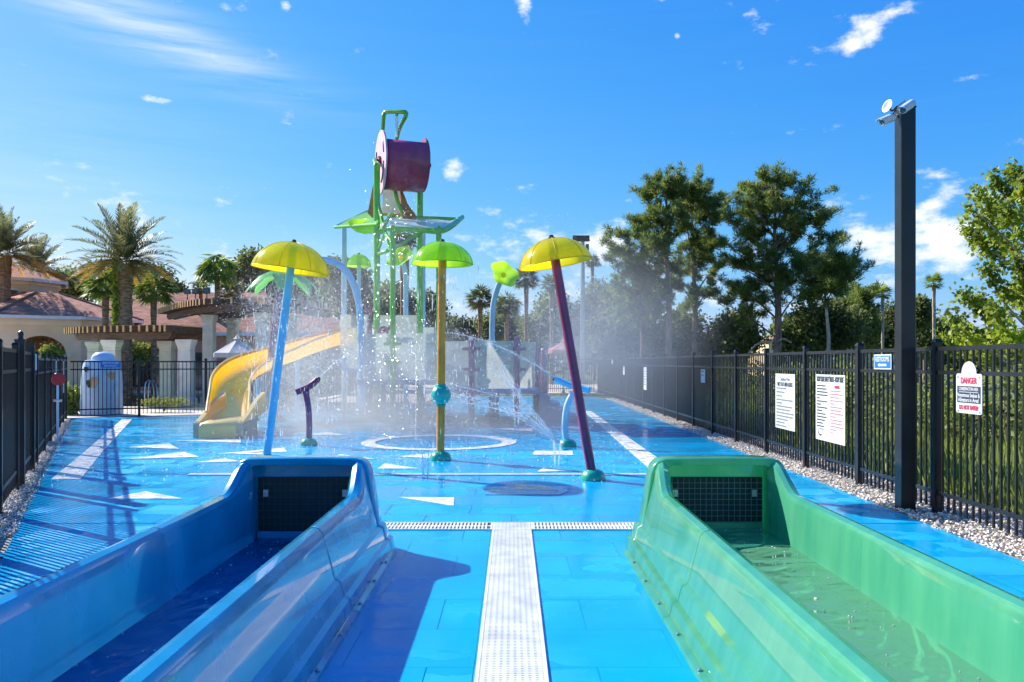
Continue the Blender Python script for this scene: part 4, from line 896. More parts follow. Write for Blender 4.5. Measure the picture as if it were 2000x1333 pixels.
for px, py, Y, lab in ((366, 577, 36.4, 'nearest to the date palm'), (382, 577, 35.0, 'in the middle of three'), (404, 576, 33.8, 'nearest to the queen palm')):
    p = at(px, py, Y); p.z = max(p.z, 4.2); r = empty('floodlight', p, 'small dark floodlight on the tall pergola, '+lab, 'floodlight', 'floodlights on the pergola')
    MB().box((p.x-.13, p.y-.05, p.z+.05), (p.x+.13, p.y+.05, p.z+.28)).build('housing', 'bronze', r, None); MB().tube([Vector((p.x, p.y, 4.05)), p+Vector((0, 0, .06))], .022, 6).build('stem', 'bronze', r); MB().box((p.x-.11, p.y-.056, p.z+.07), (p.x+.11, p.y-.051, p.z+.26)).build('pane', 'glass', r, None)

# ------------------------------------------------------------------ clubhouse
def arch_wall(m, inner, p, q, h, openings, t=.35):
    """wall from p to q of height h with arched openings (centre, width, spring, rise); m gets the faces, inner the reveals"""
    p, q = Vector(p), Vector(q); d = (q-p); Ln = d.length; d.normalize(); n = Vector((d.y, -d.x, 0))
    def W(u, z, off=0.): return p+d*u+Vector((0, 0, z))-n*off
    cur = 0.
    for c, w, sp, rise in openings+[(None, 0, 0, 0)]:
        if c is None: m.prism([W(cur, 0), W(Ln, 0), W(Ln, h), W(cur, h)], -n*t); break
        a, b = c-w/2, c+w/2; m.prism([W(cur, 0), W(a, 0), W(a, h), W(cur, h)], -n*t); cur = b
        arc = [(c-w/2*math.cos(k), sp+rise*math.sin(k)) for k in np.linspace(0, math.pi, 15)]
        for (u0, z0), (u1, z1) in zip(arc[:-1], arc[1:]): m.prism([W(u0, z0), W(u1, z1), W(u1, h), W(u0, h)], -n*t)
def roof_mesh(faces): 
    m = MB()
    for f in faces: m.add(f, [tuple(range(len(f)))])
    return m
def pavilion():
    c = Vector((-27.2, 46.2, 0)); to = -c; to.z = 0; to.normalize(); a0 = math.atan2(to.y, to.x)-R(1.5); Rr = 4.9; h = 3.95
    root = empty('clubhouse_pavilion', c, 'cream eight-sided pavilion with round arches and a glazed cupola', 'building')
    def pt(k, r, z=0): a = a0+math.pi/8+k*math.pi/4; return Vector((c.x+r*math.cos(a), c.y+r*math.sin(a), z))
    side = 2*Rr*math.sin(math.pi/8)
    for k in range(8):
        m = MB(); arch_wall(m, None, pt(k-1, Rr), pt(k, Rr), h, [(side/2, 2.35, 2.05, 1.0)]); m.build('arched_wall', 'cream_wall', root, None)
        f = MB(); p, q = pt(k-1, Rr+.06), pt(k, Rr+.06); f.obox(p+Vector((0, 0, h-.17)), q+Vector((0, 0, h-.17)), .14, .34); f.build('cornice', 'cream_trim', root, None)
        for e in (.22, .78):
            cpt = p.lerp(q, e); cap = MB().obox(cpt-(q-p).normalized()*.34+Vector((0, 0, 2.0)), cpt+(q-p).normalized()*.34+Vector((0, 0, 2.0)), .5, .12); cap.build('capital', 'cream_trim', root, None)
        g = MB(); p, q = pt(k-1, Rr+.62), pt(k, Rr+.62); g.obox(p+Vector((0, 0, h+.06)), q+Vector((0, 0, h+.06)), .12, .16); g.build('gutter', 'gutter', root, None)
        MB().add([pt(k-1, Rr+.66, h+.13), pt(k, Rr+.66, h+.13), pt(k, .9, h+1.68), pt(k-1, .9, h+1.68)], [(0, 1, 2, 3)]).build('roof_plane', 'shingle', root, None)
        MB().tube([pt(k, Rr+.66, h+.15), pt(k, .9, h+1.70)], .07, 6).build('hip_ridge', 'shingle', root)
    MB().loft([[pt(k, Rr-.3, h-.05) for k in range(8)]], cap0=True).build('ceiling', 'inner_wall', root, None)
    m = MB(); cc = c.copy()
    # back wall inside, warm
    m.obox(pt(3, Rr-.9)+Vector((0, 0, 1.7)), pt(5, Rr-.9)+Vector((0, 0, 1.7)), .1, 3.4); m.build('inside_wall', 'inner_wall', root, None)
    # cupola, set back
    o = Vector((-30.6, 48.6, 0)); rc, z0, z1 = 2.75, h+1.0, h+2.45
    def cp_(k, r, z): a = a0+math.pi/8+k*math.pi/4; return Vector((o.x+r*math.cos(a), o.y+r*math.sin(a), z))
    for k in range(8):
        p, q = cp_(k-1, rc, 0), cp_(k, rc, 0); MB().prism([cp_(k-1, rc, z0-1.2), cp_(k, rc, z0-1.2), cp_(k, rc, z1), cp_(k-1, rc, z1)], Vector((o.x-(p.x+q.x)/2, o.y-(p.y+q.y)/2, 0))*.05).build('cupola_wall', 'cream_wall', root, None)
        d = (q-p).normalized(); n = Vector((d.y, -d.x, 0)); mid = (p+q)/2; wq = .62
        arc = [(-wq, z1-1.35), (wq, z1-1.35)]+[(wq*math.cos(t), z1-.62+.22*math.sin(t)) for t in np.linspace(0, math.pi, 9)]
        wn = MB().prism([mid+d*u+n*.012+Vector((0, 0, z)) for u, z in arc], n*.03).build('cupola_window', 'gutter', root, None)
        for s_ in (-1, 1):
            for (za, zb) in ((z1-1.30, z1-.90), (z1-.86, z1-.52)):
                MB().prism([mid+d*(s_*.05)+n*.044+Vector((0, 0, za)), mid+d*(s_*.55)+n*.044+Vector((0, 0, za)), mid+d*(s_*.55)+n*.044+Vector((0, 0, zb-.06*(za > z1-.9))), mid+d*(s_*.05)+n*.044+Vector((0, 0, zb))], n*.01).build('pane', 'glass', wn, None)
        MB().obox(cp_(k-1, rc+.08, z1-.1), cp_(k, rc+.08, z1-.1), .12, .2).build('cornice', 'cream_trim', root, None); MB().obox(cp_(k-1, rc+.5, z1+.08), cp_(k, rc+.5, z1+.08), .14, .18).build('gutter', 'gutter', root, None)
        MB().add([cp_(k-1, rc+.55, z1+.17), cp_(k, rc+.55, z1+.17), (o.x, o.y, z1+1.35)], [(0, 1, 2)]).build('roof_plane', 'shingle', root, None)
    for px, py in ((84, 664), (104, 665)):
        p = at(px, py, 44.5); f = MB().tube([p, p+Vector((0, 0, .6))], .02, 6); 
        for j in range(5): f.obox(p, p+Vector((math.cos(j*1.257)*.55, math.sin(j*1.257)*.55, 0)), .12, .012)
        f.build('ceiling_fan', 'bronze', root, None)
pavilion()
def wing(label, x0, x1, y0, y1, h, ridge, wall, hip=4., openings=()):
    root = empty('clubhouse_wing', ((x0+x1)/2, y0, 0), label, 'building'); ym = (y0+y1)/2; e = .6
    MB().box((x0, y0, -.05), (x1, y1, h)).build('wall', wall, root, None)
    A, B, C, D = [Vector(v) for v in ((x0-e, y0-e, h), (x1+e, y0-e, h), (x1+e, y1+e, h), (x0-e, y1+e, h))]; E, Fq = Vector((x0+hip, ym, ridge)), Vector((x1-hip, ym, ridge))
    for f in ((A, B, Fq, E), (B, C, Fq), (C, D, E, Fq), (D, A, E)): MB().add(f, [tuple(range(len(f)))]).build('roof_plane', 'shingle', root, None)
    MB().box((x0-e-.06, y0-e-.08, h-.16), (x1+e+.06, y0-e, h+.03)).build('gutter', 'gutter', root, None); MB().box((x0-e, y0-e+.002, h-.14), (x1+e, y1+e, h-.06)).build('soffit', 'cream_trim', root, None)
    for u0, u1, z0, z1 in openings:
        o = MB().box((u0, y0-.05, z0), (u1, y0-.003, z1)).build('window', 'bronze', root, None); k = max(1, round((u1-u0)/1.1))
        for i in range(k): MB().box((u0+(u1-u0)*i/k+.05, y0-.062, z0+.06), (u0+(u1-u0)*(i+1)/k-.05, y0-.052, z1-.06)).build('pane', 'glass', o, None)
wing('long clubhouse wing with a brown shingle roof behind the low pergola', -29.5, -14.5, 50, 60, 3.1, 6.45, 'cream_wall', 2.5, [(-28, -25.4, .1, 2.5), (-24.6, -21.8, .1, 2.5), (-21.2, -18.4, .1, 2.5), (-17.8, -15.2, .1, 2.5)])
wing('lower rose-walled clubhouse end behind the tall pergola', -19.5, -9.0, 45.5, 49.5, 3.3, 5.1, 'pink_wall', 3.5, [(-18.8, -17.2, .1, 2.2), (-16.4, -14.0, .1, 2.3), (-13.2, -11.0, .1, 2.3)])
hb = at(1632, 706, 95); wing('small cream house glimpsed below the pines', hb.x-8, hb.x+7, 95, 103, 4.4, 5.0, 'cream_wall', 3, [(hb.x-5, hb.x-3, 1, 2.4)])

# ------------------------------------------------------------------ parasols
def parasol(label, px, Y, zr, r, rise, mat, lattice=False):
    b = Vector(((px-1000)*Y/F, Y, 0)); root = empty('patio_parasol', b, label, 'parasol'); n = 8
    MB().tube([b, b+Vector((0, 0, zr+rise))], .03, 10).build('pole', 'bronze', root)
    for i in range(n):
        t0, t1 = 2*math.pi*i/n, 2*math.pi*(i+1)/n; p = [b+Vector((r*math.cos(t), r*math.sin(t), zr)) for t in (t0, t1)]; a = b+Vector((0, 0, zr+rise)); rings = []
        for u in np.linspace(0, 1, 5): x, y = p[0].lerp(a, u), p[1].lerp(a, u); s_ = Vector((0, 0, -.10*math.sin(math.pi*u)*(1-u*.4))); rings.append([x, (x+y)/2+s_*.4, y])
        o = MB().loft(rings, closed=False).build('canvas_panel', mat, root); MB().prism([p[0], p[1], p[1]-Vector((0, 0, .16)), p[0]-Vector((0, 0, .16))], (p[0]+p[1]-2*b-Vector((0, 0, 2*zr)))*.002).build('valance', mat, o, None)
        MB().tube([p[0]+Vector((0, 0, -.02)), a+Vector((0, 0, -.03))], .014, 6).build('rib', 'bronze', root)
    MB().lathe([(.001, .16), (.05, .12), (.09, .05), (.16, 0)], b+Vector((0, 0, zr+rise)), 10).build('finial', mat, root)
    MB().lathe([(.26, 0), (.26, .06), (.1, .12), (.03, .3)], b, 14).build('base', 'bronze', root)
parasol('white canvas parasol under the tall pergola, striped by its shadows', 464, 29.2, 1.98, .88, .52, 'canvas_white')
parasol('coral red patio parasol beyond the end of the pad', 1100, 40.0, 2.25, .84, .42, 'canvas_coral')
parasol('yellow patio parasol at the edge behind the near fence', -14, 17.5, 1.85, .40, .28, 'canvas_yellow')
# painted figure behind the pool fence
fc = Vector(((199-1000)*25.4/F, 25.4, 0)); root = empty('play_figure', fc, 'pale blue rounded fibreglass play figure with orange and black patches', 'play figure')
m = MB().lathe([(.62, 0), (.62, .4), (.60, .9), (.58, 1.3), (.54, 1.55), (.48, 1.7), (.34, 1.72)], fc, 24); m.build('body', 'figure_blue', root)
m = MB().lathe([(.34, 1.70), (.35, 1.78), (.30, 1.88), (.2, 1.95), (.001, 1.98)], fc+Vector((.04, 0, 0)), 18); m.build('head', 'figure_blue', root)
def patch(px, py, w, h, mat, name):
    p = at(px, py, 24.8); P = [(.5*w*math.cos(t)*(1+.3*math.sin(3*t)), .5*h*math.sin(t)*(1+.2*math.cos(2*t))) for t in np.linspace(0, 2*math.pi, 14, endpoint=False)]
    rings = []
    for off in (0, .02):
        ring_ = []
        for u, v in P:
            x = p.x+u; dx = max(-.55, min(.55, x-fc.x)); r = .605+off; ring_.append((fc.x+dx, fc.y-math.sqrt(max(.002, r*r-dx*dx)), p.z+v))
        rings.append(ring_)
    MB().loft(rings, cap0=True, cap1=True).build(name, mat, root, 60)
patch(183, 747, .22, .42, 'figure_orange', 'orange_patch'); patch(214, 735, .26, .30, 'figure_orange', 'orange_patch'); patch(224, 757, .18, .3, 'figure_orange', 'orange_patch'); patch(229, 782, .16, .2, 'figure_orange', 'orange_patch')
patch(174, 750, .16, .30, 'figure_black', 'black_patch'); patch(167, 722, .14, .2, 'figure_black', 'black_patch')
# sports light pole far off
lb_ = Vector(((1138-1000)*62/F, 62, 0)); root = empty('light_mast', lb_, 'tall grey sports light mast with a lamp bank behind the yellow umbrella', 'light mast')
lt = at(1138, 470, 62); MB().tube([lb_, lt], [.22, .15], 12).build('shaft', 'steel', root)
for px in (1125, 1135, 1146):
    p = at(px, 466, 61.8); MB().box((p.x-.26, p.y-.2, p.z-.22), (p.x+.2, p.y+.2, p.z+.2)).build('lamp_head', 'bronze', root, None)
MB().obox(at(1118, 462, 62), at(1152, 470, 62), .1, .12).build('lamp_bar', 'bronze', root, None); p = at(1147, 480, 62); MB().box((p.x-.12, p.y-.12, p.z-.5), (p.x+.12, p.y+.12, p.z+.1)).build('ballast', 'bronze', root, None)

# ------------------------------------------------------------------ vegetation
def branch(m, p, q, r0, r1, n=6, sag=.0, k=5):
    p, q = Vector(p), Vector(q); mid = (p+q)/2+Vector((random.uniform(-.08, .08)*(q-p).length, random.uniform(-.08, .08)*(q-p).length, sag)); S = spline([p, mid, q], k); m.tube(S, [r0+(r1-r0)*i/(len(S)-1) for i in range(len(S))], n)
def needles(c, up, n, ln, wd):
    """bottle-brush tufts: n blades round each point"""
    k = len(c); C = np.repeat(c, n, 0); U = np.repeat(up, n, 0); d = unit(rand_dirs(k*n)*.95+U*.75); v = leaf_quads(C, d, rng.uniform(.6, 1.15, k*n)*ln, wd); return v
def clump_points(centers, radii, n):
    idx = rng.integers(0, len(centers), n); return centers[idx]+rand_dirs(n)*(rng.uniform(0, 1, (n, 1))**.45)*radii[idx]
def pine(label, px, Y, top, limbs, base_y=None, spread=1.0, lean=0., trunk_r=.26, tuft=.5, ntuft=9, bark='pine_bark', seed=1, low=.3):
    """limbs: list of (px, py) ends in the picture plane; more are filled in round the trunk"""
    rs = random.Random(seed); b = Vector(((px-1000)*Y/F, Y, 0)); t = at(px+lean, top, Y); root = empty('pine_tree', b, label, 'tree', 'pines beyond the fence')
    S = spline([b, b.lerp(t, .35)+Vector((.15, 0, 0)), b.lerp(t, .7)+Vector((-.1, 0, 0)), t-Vector((0, 0, .6))], 8)
    MB().tube(S, [trunk_r*(1-.86*i/(len(S)-1)) for i in range(len(S))], 10).build('trunk', bark, root)
    lm = MB(); tips = []; H = t.z
    for (lx, ly, dy) in limbs:
        e = at(lx, ly, Y+dy); u = max(.12, min(.95, (e.z-.10*H-abs(e.x-b.x)*.30)/H)); o = S[min(len(S)-1, int(u*(len(S)-1)))]
        branch(lm, o, e, .085*(1-u*.5), .022, 6, .25)
        for j in range(9):
            w = rs.uniform(.3, 1); p = o.lerp(e, w); q = p+Vector((rs.uniform(-1, 1), rs.uniform(-1, 1), rs.uniform(-.35, .85)))*1.15*spread; branch(lm, p, q, .03, .012, 4, .08, 3); tips += [p.lerp(q, f) for f in (.7, 1)]
        tips += [o.lerp(e, f) for f in (.85, 1)]
    lm.build('limbs', bark, root)
    c = np.array([list(p) for p in tips]); n = ntuft; C = np.repeat(c, n, 0)+rand_dirs(len(c)*n)*(rng.uniform(0, 1, (len(c)*n, 1))**.5)*.34*spread
    up = unit(np.array([[0, 0, 1.]])+.6*rand_dirs(len(C))); v = needles(C, up, 9, tuft*.95, .05); o = np_mesh('crown', v, 4, 'pine_needle', root, np.repeat(rng.uniform(0, 1, len(C)), 9))
def rnd_limbs(px, y0, y1, w0, w1, n, seed, depth=2.6):
    """ends of limbs between heights y0 (top) and y1, half-width from w0 to w1"""
    rs = random.Random(seed); out = []
    for i in range(n):
        u = (i+.5)/n; w = w0+(w1-w0)*math.sin(u*1.9)**.8; out.append((px+rs.choice((-1, 1))*w*rs.uniform(.25, 1), y0+(y1-y0)*u+rs.uniform(-10, 10), rs.uniform(-depth, depth)))
    return out
Yp = 58
pine('large pine with long bare low limbs, the widest crown', 1516, Yp, 342, [(1440, 384, 0), (1462, 362, 1), (1490, 348, -1), (1520, 340, 0), (1548, 352, 1), (1572, 372, -1), (1600, 382, 0), (1636, 412, 0), (1610, 420, 1), (1420, 430, -1), (1440, 455, 1), (1412, 470, -1), (1425, 510, 0), (1408, 545, -1), (1432, 560, 1),
     (1640, 462, 0), (1600, 480, -1), (1588, 510, 1), (1560, 450, 2), (1470, 430, 2), (1480, 480, -2), (1550, 540, -2), (1450, 520, 2), (1570, 420, -2), (1500, 400, 2), (1530, 400, -2), (1470, 560, 2), (1600, 555, 1), (1500, 520, -2), (1535, 480, 2), (1465, 395, -2), (1400, 585, 0)], trunk_r=.34, seed=3)
pine('tall pine leftmost in the pair behind the mist, crown leaning outward', 1303, Yp+2, 350, [(1270, 362, 0), (1285, 346, 1), (1305, 352, -1), (1258, 385, 0), (1325, 372, 1), (1225, 425, 0), (1205, 460, 1), (1192, 480, -1), (1240, 455, -1), (1210, 500, 1), (1265, 430, 2), (1290, 410, -2), (1330, 410, 0), (1250, 500, 2), (1290, 470, -2), (1330, 450, 2), (1270, 540, 0), (1230, 545, 1), (1310, 520, 2), (1195, 505, 0), (1300, 560, -1), (1245, 590, 1)], trunk_r=.30, seed=5)
pine('tall pine beside the leaning one, narrower rounded crown', 1354, Yp+4, 356, [(1340, 362, 0), (1362, 356, 1), (1385, 366, -1), (1408, 385, 0), (1415, 410, 1), (1398, 430, -1), (1370, 400, 2), (1335, 395, 1), (1345, 440, -2), (1385, 460, 2), (1410, 470, 0), (1330, 480, 1), (1375, 500, -1), (1405, 520, 1), (1345, 530, 2), (1390, 560, -1), (1350, 580, 1), (1325, 555, -1)], trunk_r=.30, seed=8)
pine('slim pine with a pale bare trunk right of the large pine', 1614, Yp-4, 490, [(1590, 520, 0), (1600, 500, 1), (1625, 494, -1), (1648, 510, 0), (1668, 525, 1), (1660, 540, -1), (1640, 530, 2), (1605, 545, 1), (1625, 560, -1), (1645, 555, 1), (1595, 570, 0)], trunk_r=.17, seed=11, bark='pale_bark')
pine('short dark pine nearest to the camera pole', 1684, Yp+6, 572, [(1660, 590, 0), (1675, 575, 1), (1692, 578, -1), (1698, 595, 0), (1650, 605, 1), (1672, 610, -1), (1690, 612, 1), (1640, 600, 1), (1662, 625, 0)], trunk_r=.14, seed=13)
pine('thin pine rising out of the spray mist', 1250, Yp+3, 520, [(1215, 560, 0), (1235, 535, 1), (1262, 530, -1), (1280, 560, 0), (1205, 590, 1), (1290, 590, -1), (1240, 590, 1), (1265, 615, 0), (1220, 620, 1)], trunk_r=.16, seed=17)
for i, (x0, y0, xm, ym, x1, y1) in enumerate(((1510, 668, 1480, 672, 1462, 690), (1518, 668, 1530, 662, 1546, 670))):
    a, b_, c_ = at(x0, y0, 57.5), at(xm, ym, 57.3), at(x1, y1, 57); o = MB().tube(spline([a, b_, c_], 5), .06, 6).build('fallen_limb', 'pale_bark', None); tag(o, 'pale bare dead limb drooping from the large pine, %s side' % ('mist' if i == 0 else 'pole'), 'branch')

def broadleaf(label, blobs, trunk, mat='oak_leaf', leaf=.26, n=5000, bark='pine_bark', name='oak_tree', group=None, cat='tree', tr=.18, hang=0., aspect=.6):
    """blobs: (px, py, Y, rx, rz) in picture pixels for rx, rz; trunk: (px, Y)"""
    C = np.array([list(at(b[0], b[1], b[2])) for b in blobs]); Rr = np.array([[b[3]*b[2]/F, (b[3]+b[4])*.5*b[2]/F, b[4]*b[2]/F] for b in blobs]); base = Vector(((trunk[0]-1000)*trunk[1]/F, trunk[1], 0))
    root = empty(name, base, label, cat, group); m = MB(); zt = float(C[:, 2].mean()); fork = base+Vector((0, 0, max(.3, zt*.45)))
    m.tube(spline([base, base.lerp(fork, .5)+Vector((.04, .03, 0)), fork], 4), [tr*(1-.05*i) for i in range(9)], 8); m.build('trunk', bark, root)
    lm = MB()
    for c, r in zip(C, Rr):
        branch(lm, fork, Vector(c), tr*.5, tr*.12, 5)
        for j in range(4): branch(lm, fork.lerp(Vector(c), .7), Vector(c+rand_dirs(1)[0]*r*.85), tr*.18, .012, 4, 0, 3)
    lm.build('limbs', bark, root)
    vol = Rr.prod(1)**(2/3); pr = vol/vol.sum(); idx = rng.choice(len(C), size=max(60, n//14), p=pr)
    cl = C[idx]+rand_dirs(len(idx))*(rng.uniform(.25, 1, (len(idx), 1))**.5)*Rr[idx]; k = rng.integers(0, len(cl), n); size = leaf*2.2
    P = cl[k]+rand_dirs(n)*(rng.uniform(0, 1, (n, 1))**.6)*size; d = unit(rand_dirs(n)+np.array([0, 0, -hang])); L_ = rng.uniform(.6, 1.2, n)*leaf
    tone = np.clip(rng.uniform(0, 1, len(cl))[k]*.6+rng.uniform(0, .4, n), 0, 1); np_mesh('crown', leaf_quads(P, d, L_, L_*aspect), 4, mat, root, tone)
    return root
# woods under and between the pines
OK = [('dark leafy tree under the large pine, mist side', [(1440, 655, 62, 50, 45), (1400, 670, 62, 40, 30)], (1440, 62), 'far_leaf'), ('broad dark oak under the large pine, pole side', [(1590, 640, 60, 60, 50), (1560, 670, 60, 50, 30), (1640, 640, 60, 50, 48)], (1600, 60), 'far_leaf'),
      ('rounded oak below the short dark pine', [(1665, 625, 66, 36, 48), (1690, 650, 66, 26, 40)], (1668, 66), 'far_leaf'), ('mist-veiled tree between the two tall pines', [(1330, 650, 64, 45, 48), (1300, 670, 64, 40, 35)], (1330, 64), 'far_leaf'),
      ('mist-veiled leafy tree left of the leaning pine', [(1215, 620, 66, 42, 70), (1180, 660, 66, 36, 45), (1240, 660, 66, 40, 40)], (1212, 66), 'far_leaf'), ('leafy tree right of the light mast', [(1165, 610, 72, 40, 60), (1130, 640, 72, 36, 50)], (1160, 72), 'far_leaf'),
      ('low tree behind the plum umbrella post', [(1080, 620, 70, 40, 50), (1050, 650, 70, 40, 34)], (1078, 70), 'far_leaf'), ('bushy tree just left of the camera pole', [(1738, 640, 70, 34, 44), (1715, 665, 70, 30, 30), (1760, 630, 70, 22, 36)], (1738, 70), 'oak_leaf'),
      ('bushy tree just right of the camera pole', [(1800, 650, 74, 36, 38), (1840, 660, 74, 36, 30)], (1805, 74), 'far_leaf'), ('thin sprig tree behind the camera pole', [(1795, 612, 64, 12, 24)], (1790, 64), 'far_leaf'),
      ('distant hedge tree seen over the panels', [(890, 645, 80, 50, 22), (930, 648, 80, 40, 18)], (900, 80), 'far_leaf'), ('distant hedge tree between two cabbage palms', [(970, 640, 78, 40, 26), (1010, 650, 78, 36, 20)], (985, 78), 'far_leaf'),
      ('tree behind the play tower between the green posts', [(760, 600, 60, 50, 45), (800, 620, 60, 36, 36), (840, 610, 60, 28, 40)], (770, 60), 'oak_leaf'), ('tall tree behind the small lime umbrella', [(680, 560, 55, 44, 48), (655, 540, 55, 26, 30), (700, 600, 55, 36, 36)], (680, 55), 'oak_leaf'),
      ('open-branched tree left of the yellow umbrella', [(500, 530, 60, 34, 36), (470, 545, 60, 24, 26), (520, 560, 60, 26, 30)], (498, 60), 'oak_leaf'), ('dark oak behind the clubhouse roof, left of the date palm', [(160, 555, 64, 50, 28), (120, 560, 64, 36, 22), (200, 545, 64, 36, 30)], (160, 64), 'oak_leaf'),
      ('dark oak behind the clubhouse roof, right of the date palm', [(300, 555, 66, 40, 30), (335, 570, 66, 26, 16), (265, 550, 66, 36, 26)], (300, 66), 'oak_leaf'), ('far tree beyond the tall pergola', [(600, 560, 72, 40, 30), (640, 570, 72, 36, 30)], (610, 72), 'far_leaf')]
for lab, bl, tr_, mt in OK: broadleaf(lab, bl, tr_, mt, .34, 4200+1400*len(bl), group='leafy trees in the background')
# distant wood that closes the view
def far_wood():
    n = 26000; X = rng.uniform(-130, 150, n); Y = 118+rng.uniform(0, 14, n); top = 6.2+1.7*np.sin(X*.16)+1.2*np.sin(X*.43+1)+.8*np.sin(X*.9); Z = top*rng.uniform(0, 1, n)**.7; P = np.stack([X, Y, Z], 1)
    o = np_mesh('far_wood', leaf_quads(P, rand_dirs(n), rng.uniform(.7, 1.5, n), .8), 4, 'far_leaf', None, rng.uniform(0, 1, n)); tag(o, 'distant dark wood closing the view along the horizon', 'wood', kind='stuff')
far_wood()
# maple beside the fence
def maple():
    b = Vector(((2052-1000)*17/F, 17, 0)); root = empty('maple_tree', b, 'bright yellow-green leafy tree at the edge beyond the danger sign', 'tree')
    tips = [(1890, 402, 0), (1880, 440, .3), (1905, 372, 0), (1938, 345, 0), (1974, 332, .2), (1995, 350, -.3), (2020, 350, 0), (1930, 400, .4), (1962, 400, -.4), (1990, 420, .4), (1905, 470, .2), (1925, 520, -.3), (1950, 470, .5), (1985, 500, -.4), (2030, 430, .3), (1878, 570, .2), (1850, 610, .2), (1870, 640, -.3),
            (1905, 580, .4), (1935, 600, -.4), (1970, 570, .5), (2000, 600, .3), (1920, 645, .6), (1965, 650, -.2), (2030, 540, 0), (2040, 620, .4), (1840, 655, .1), (1895, 662, .3), (2000, 660, .2), (1995, 545, -.2), (2060, 480, .2)]
    m = MB(); t0 = at(2045, 560, 17); m.tube(spline([b, b+Vector((.05, 0, 1.2)), t0, at(2035, 400, 17)], 5), [.13-.007*i for i in range(16)], 8); m.build('trunk', 'pale_bark', root)
    lm = MB(); P = []; T = []
    for px, py, dy in tips:
        e = at(px, py, 17+dy*2.2); o = Vector((b.x-.1, b.y, max(.8, e.z-abs(e.x-b.x)*.75-.3))); branch(lm, o, e, .035, .008, 5, .1)
        n = 300; L0 = np.array(list(o)); L1 = np.array(list(e)); f = rng.uniform(.45, 1.03, (n, 1))**.7; c = L0*(1-f)+L1*f; P.append(c+rand_dirs(n)*np.array([.24, .24, .30])*rng.uniform(.1, 1, (n, 1))); T.append(np.full(n, rng.uniform(0, .6))+rng.uniform(0, .4, n))
    lm.build('limbs', 'pale_bark', root); P = np.concatenate(P); n = len(P); d = unit(rand_dirs(n)+np.array([0, 0, -.7])); L_ = rng.uniform(.07, .135, n)
    np_mesh('crown', leaf_quads(P, d, L_, L_*.85), 4, 'maple_leaf', root, np.concatenate(T))
    for sx, sy, ex, ey in ((1905, 452, 1835, 442), (1885, 382, 1866, 350), (1880, 640, 1845, 690)): branch(lm, at(sx, sy, 17), at(ex, ey, 17), .012, .004, 4)
maple()

# palms
def date_palm(label, px, Y, crown_y, Ln, nf, trunk_w, seed=1, vine=False):
    rs = np.random.default_rng(seed); b = Vector(((px-1000)*Y/F, Y, 0)); t = at(px, crown_y, Y); root = empty('date_palm', b, label, 'palm tree')
    S = [b.lerp(t, i/24) for i in range(25)]; MB().tube(S, [trunk_w*(1+.10*(i % 2))*(1.12 if i < 3 else 1)*(1+.22*max(0, (i-19)/5)) for i in range(25)], 12).build('trunk', 'palm_bark', root, 25)
    for old in (False, True):
        V_ = []; tone = []
        for i in range(nf):
            u = (i+.5)/nf; el = R(88-112*u**.9) if not old else R(4-34*u); az_ = i*2.399963+rs.uniform(-.2, .2)
            if old and i >= nf*.30: break
            if not old and u > .8: break
            h = np.array([math.cos(az_), math.sin(az_), 0]); k = 16; ss = np.linspace(0, 1, k); L0 = Ln*rs.uniform(.85, 1.1)*(.9 if old else 1); p = np.array(list(t)); pts = [p]; a = el
            for j in range(1, k): a -= (.010+.034*math.cos(el))*(1 if not old else .8)*(1+j*.05); p = p+(h*math.cos(a)+np.array([0, 0, math.sin(a)]))*L0/(k-1); pts.append(p)
            pts = np.array(pts); m = 46; f = np.linspace(.14, 1, m); q = np.stack([np.interp(f, ss, pts[:, j]) for j in range(3)], 1); tg = unit(np.gradient(q, axis=0)); sd = np.cross(tg, [0, 0, 1.]); sd = unit(sd); up = np.cross(sd, tg)
            for sgn in (-1, 1):
                d = unit(tg*.75+sd*sgn*.8+up*.28+rs.normal(size=(m, 3))*.10); ll = Ln*.20*np.sin(np.clip(f*.9+.12, 0, 1)*math.pi)**.6*rs.uniform(.8, 1.1, m); V_.append(leaf_quads(q, d, ll, .045, up+.2*rs.normal(size=(m, 3)))); tone.append(np.clip(rs.uniform(.1, .9)+rs.uniform(-.1, .1, m), 0, 1))
            w = unit(sd)*.022; V_.append(np.stack([q[:-1]-w[:-1], q[:-1]+w[:-1], q[1:]+w[1:], q[1:]-w[1:]], 1)); tone.append(np.full(m-1, .6))
        np_mesh('old_fronds' if old else 'crown', np.concatenate(V_), 4, 'date_frond_old' if old else 'date_frond', root, np.concatenate(tone))
    if vine:
        n = 1500; z = rs.uniform(t.z*.42, t.z*1.02, n); a = rs.uniform(2.6, 4.4, n); r = trunk_w*rs.uniform(1.0, 1.55, n); P = np.stack([t.x+r*np.cos(a), t.y+r*np.sin(a), z], 1); np_mesh('vine', leaf_quads(P, rand_dirs(n), rs.uniform(.1, .2, n), .12), 4, 'vine', root, rs.uniform(0, 1, n))
date_palm('big date palm with a vine-clad trunk rising between the pergolas', 243, 37.5, 512, 2.75, 66, .33, 2, True)
date_palm('date palm at the edge, highest behind the cupola', 8, 44, 500, 2.9, 60, .3, 4)
date_palm('date palm low behind the cupola roof', 72, 52, 530, 2.5, 54, .3, 6)
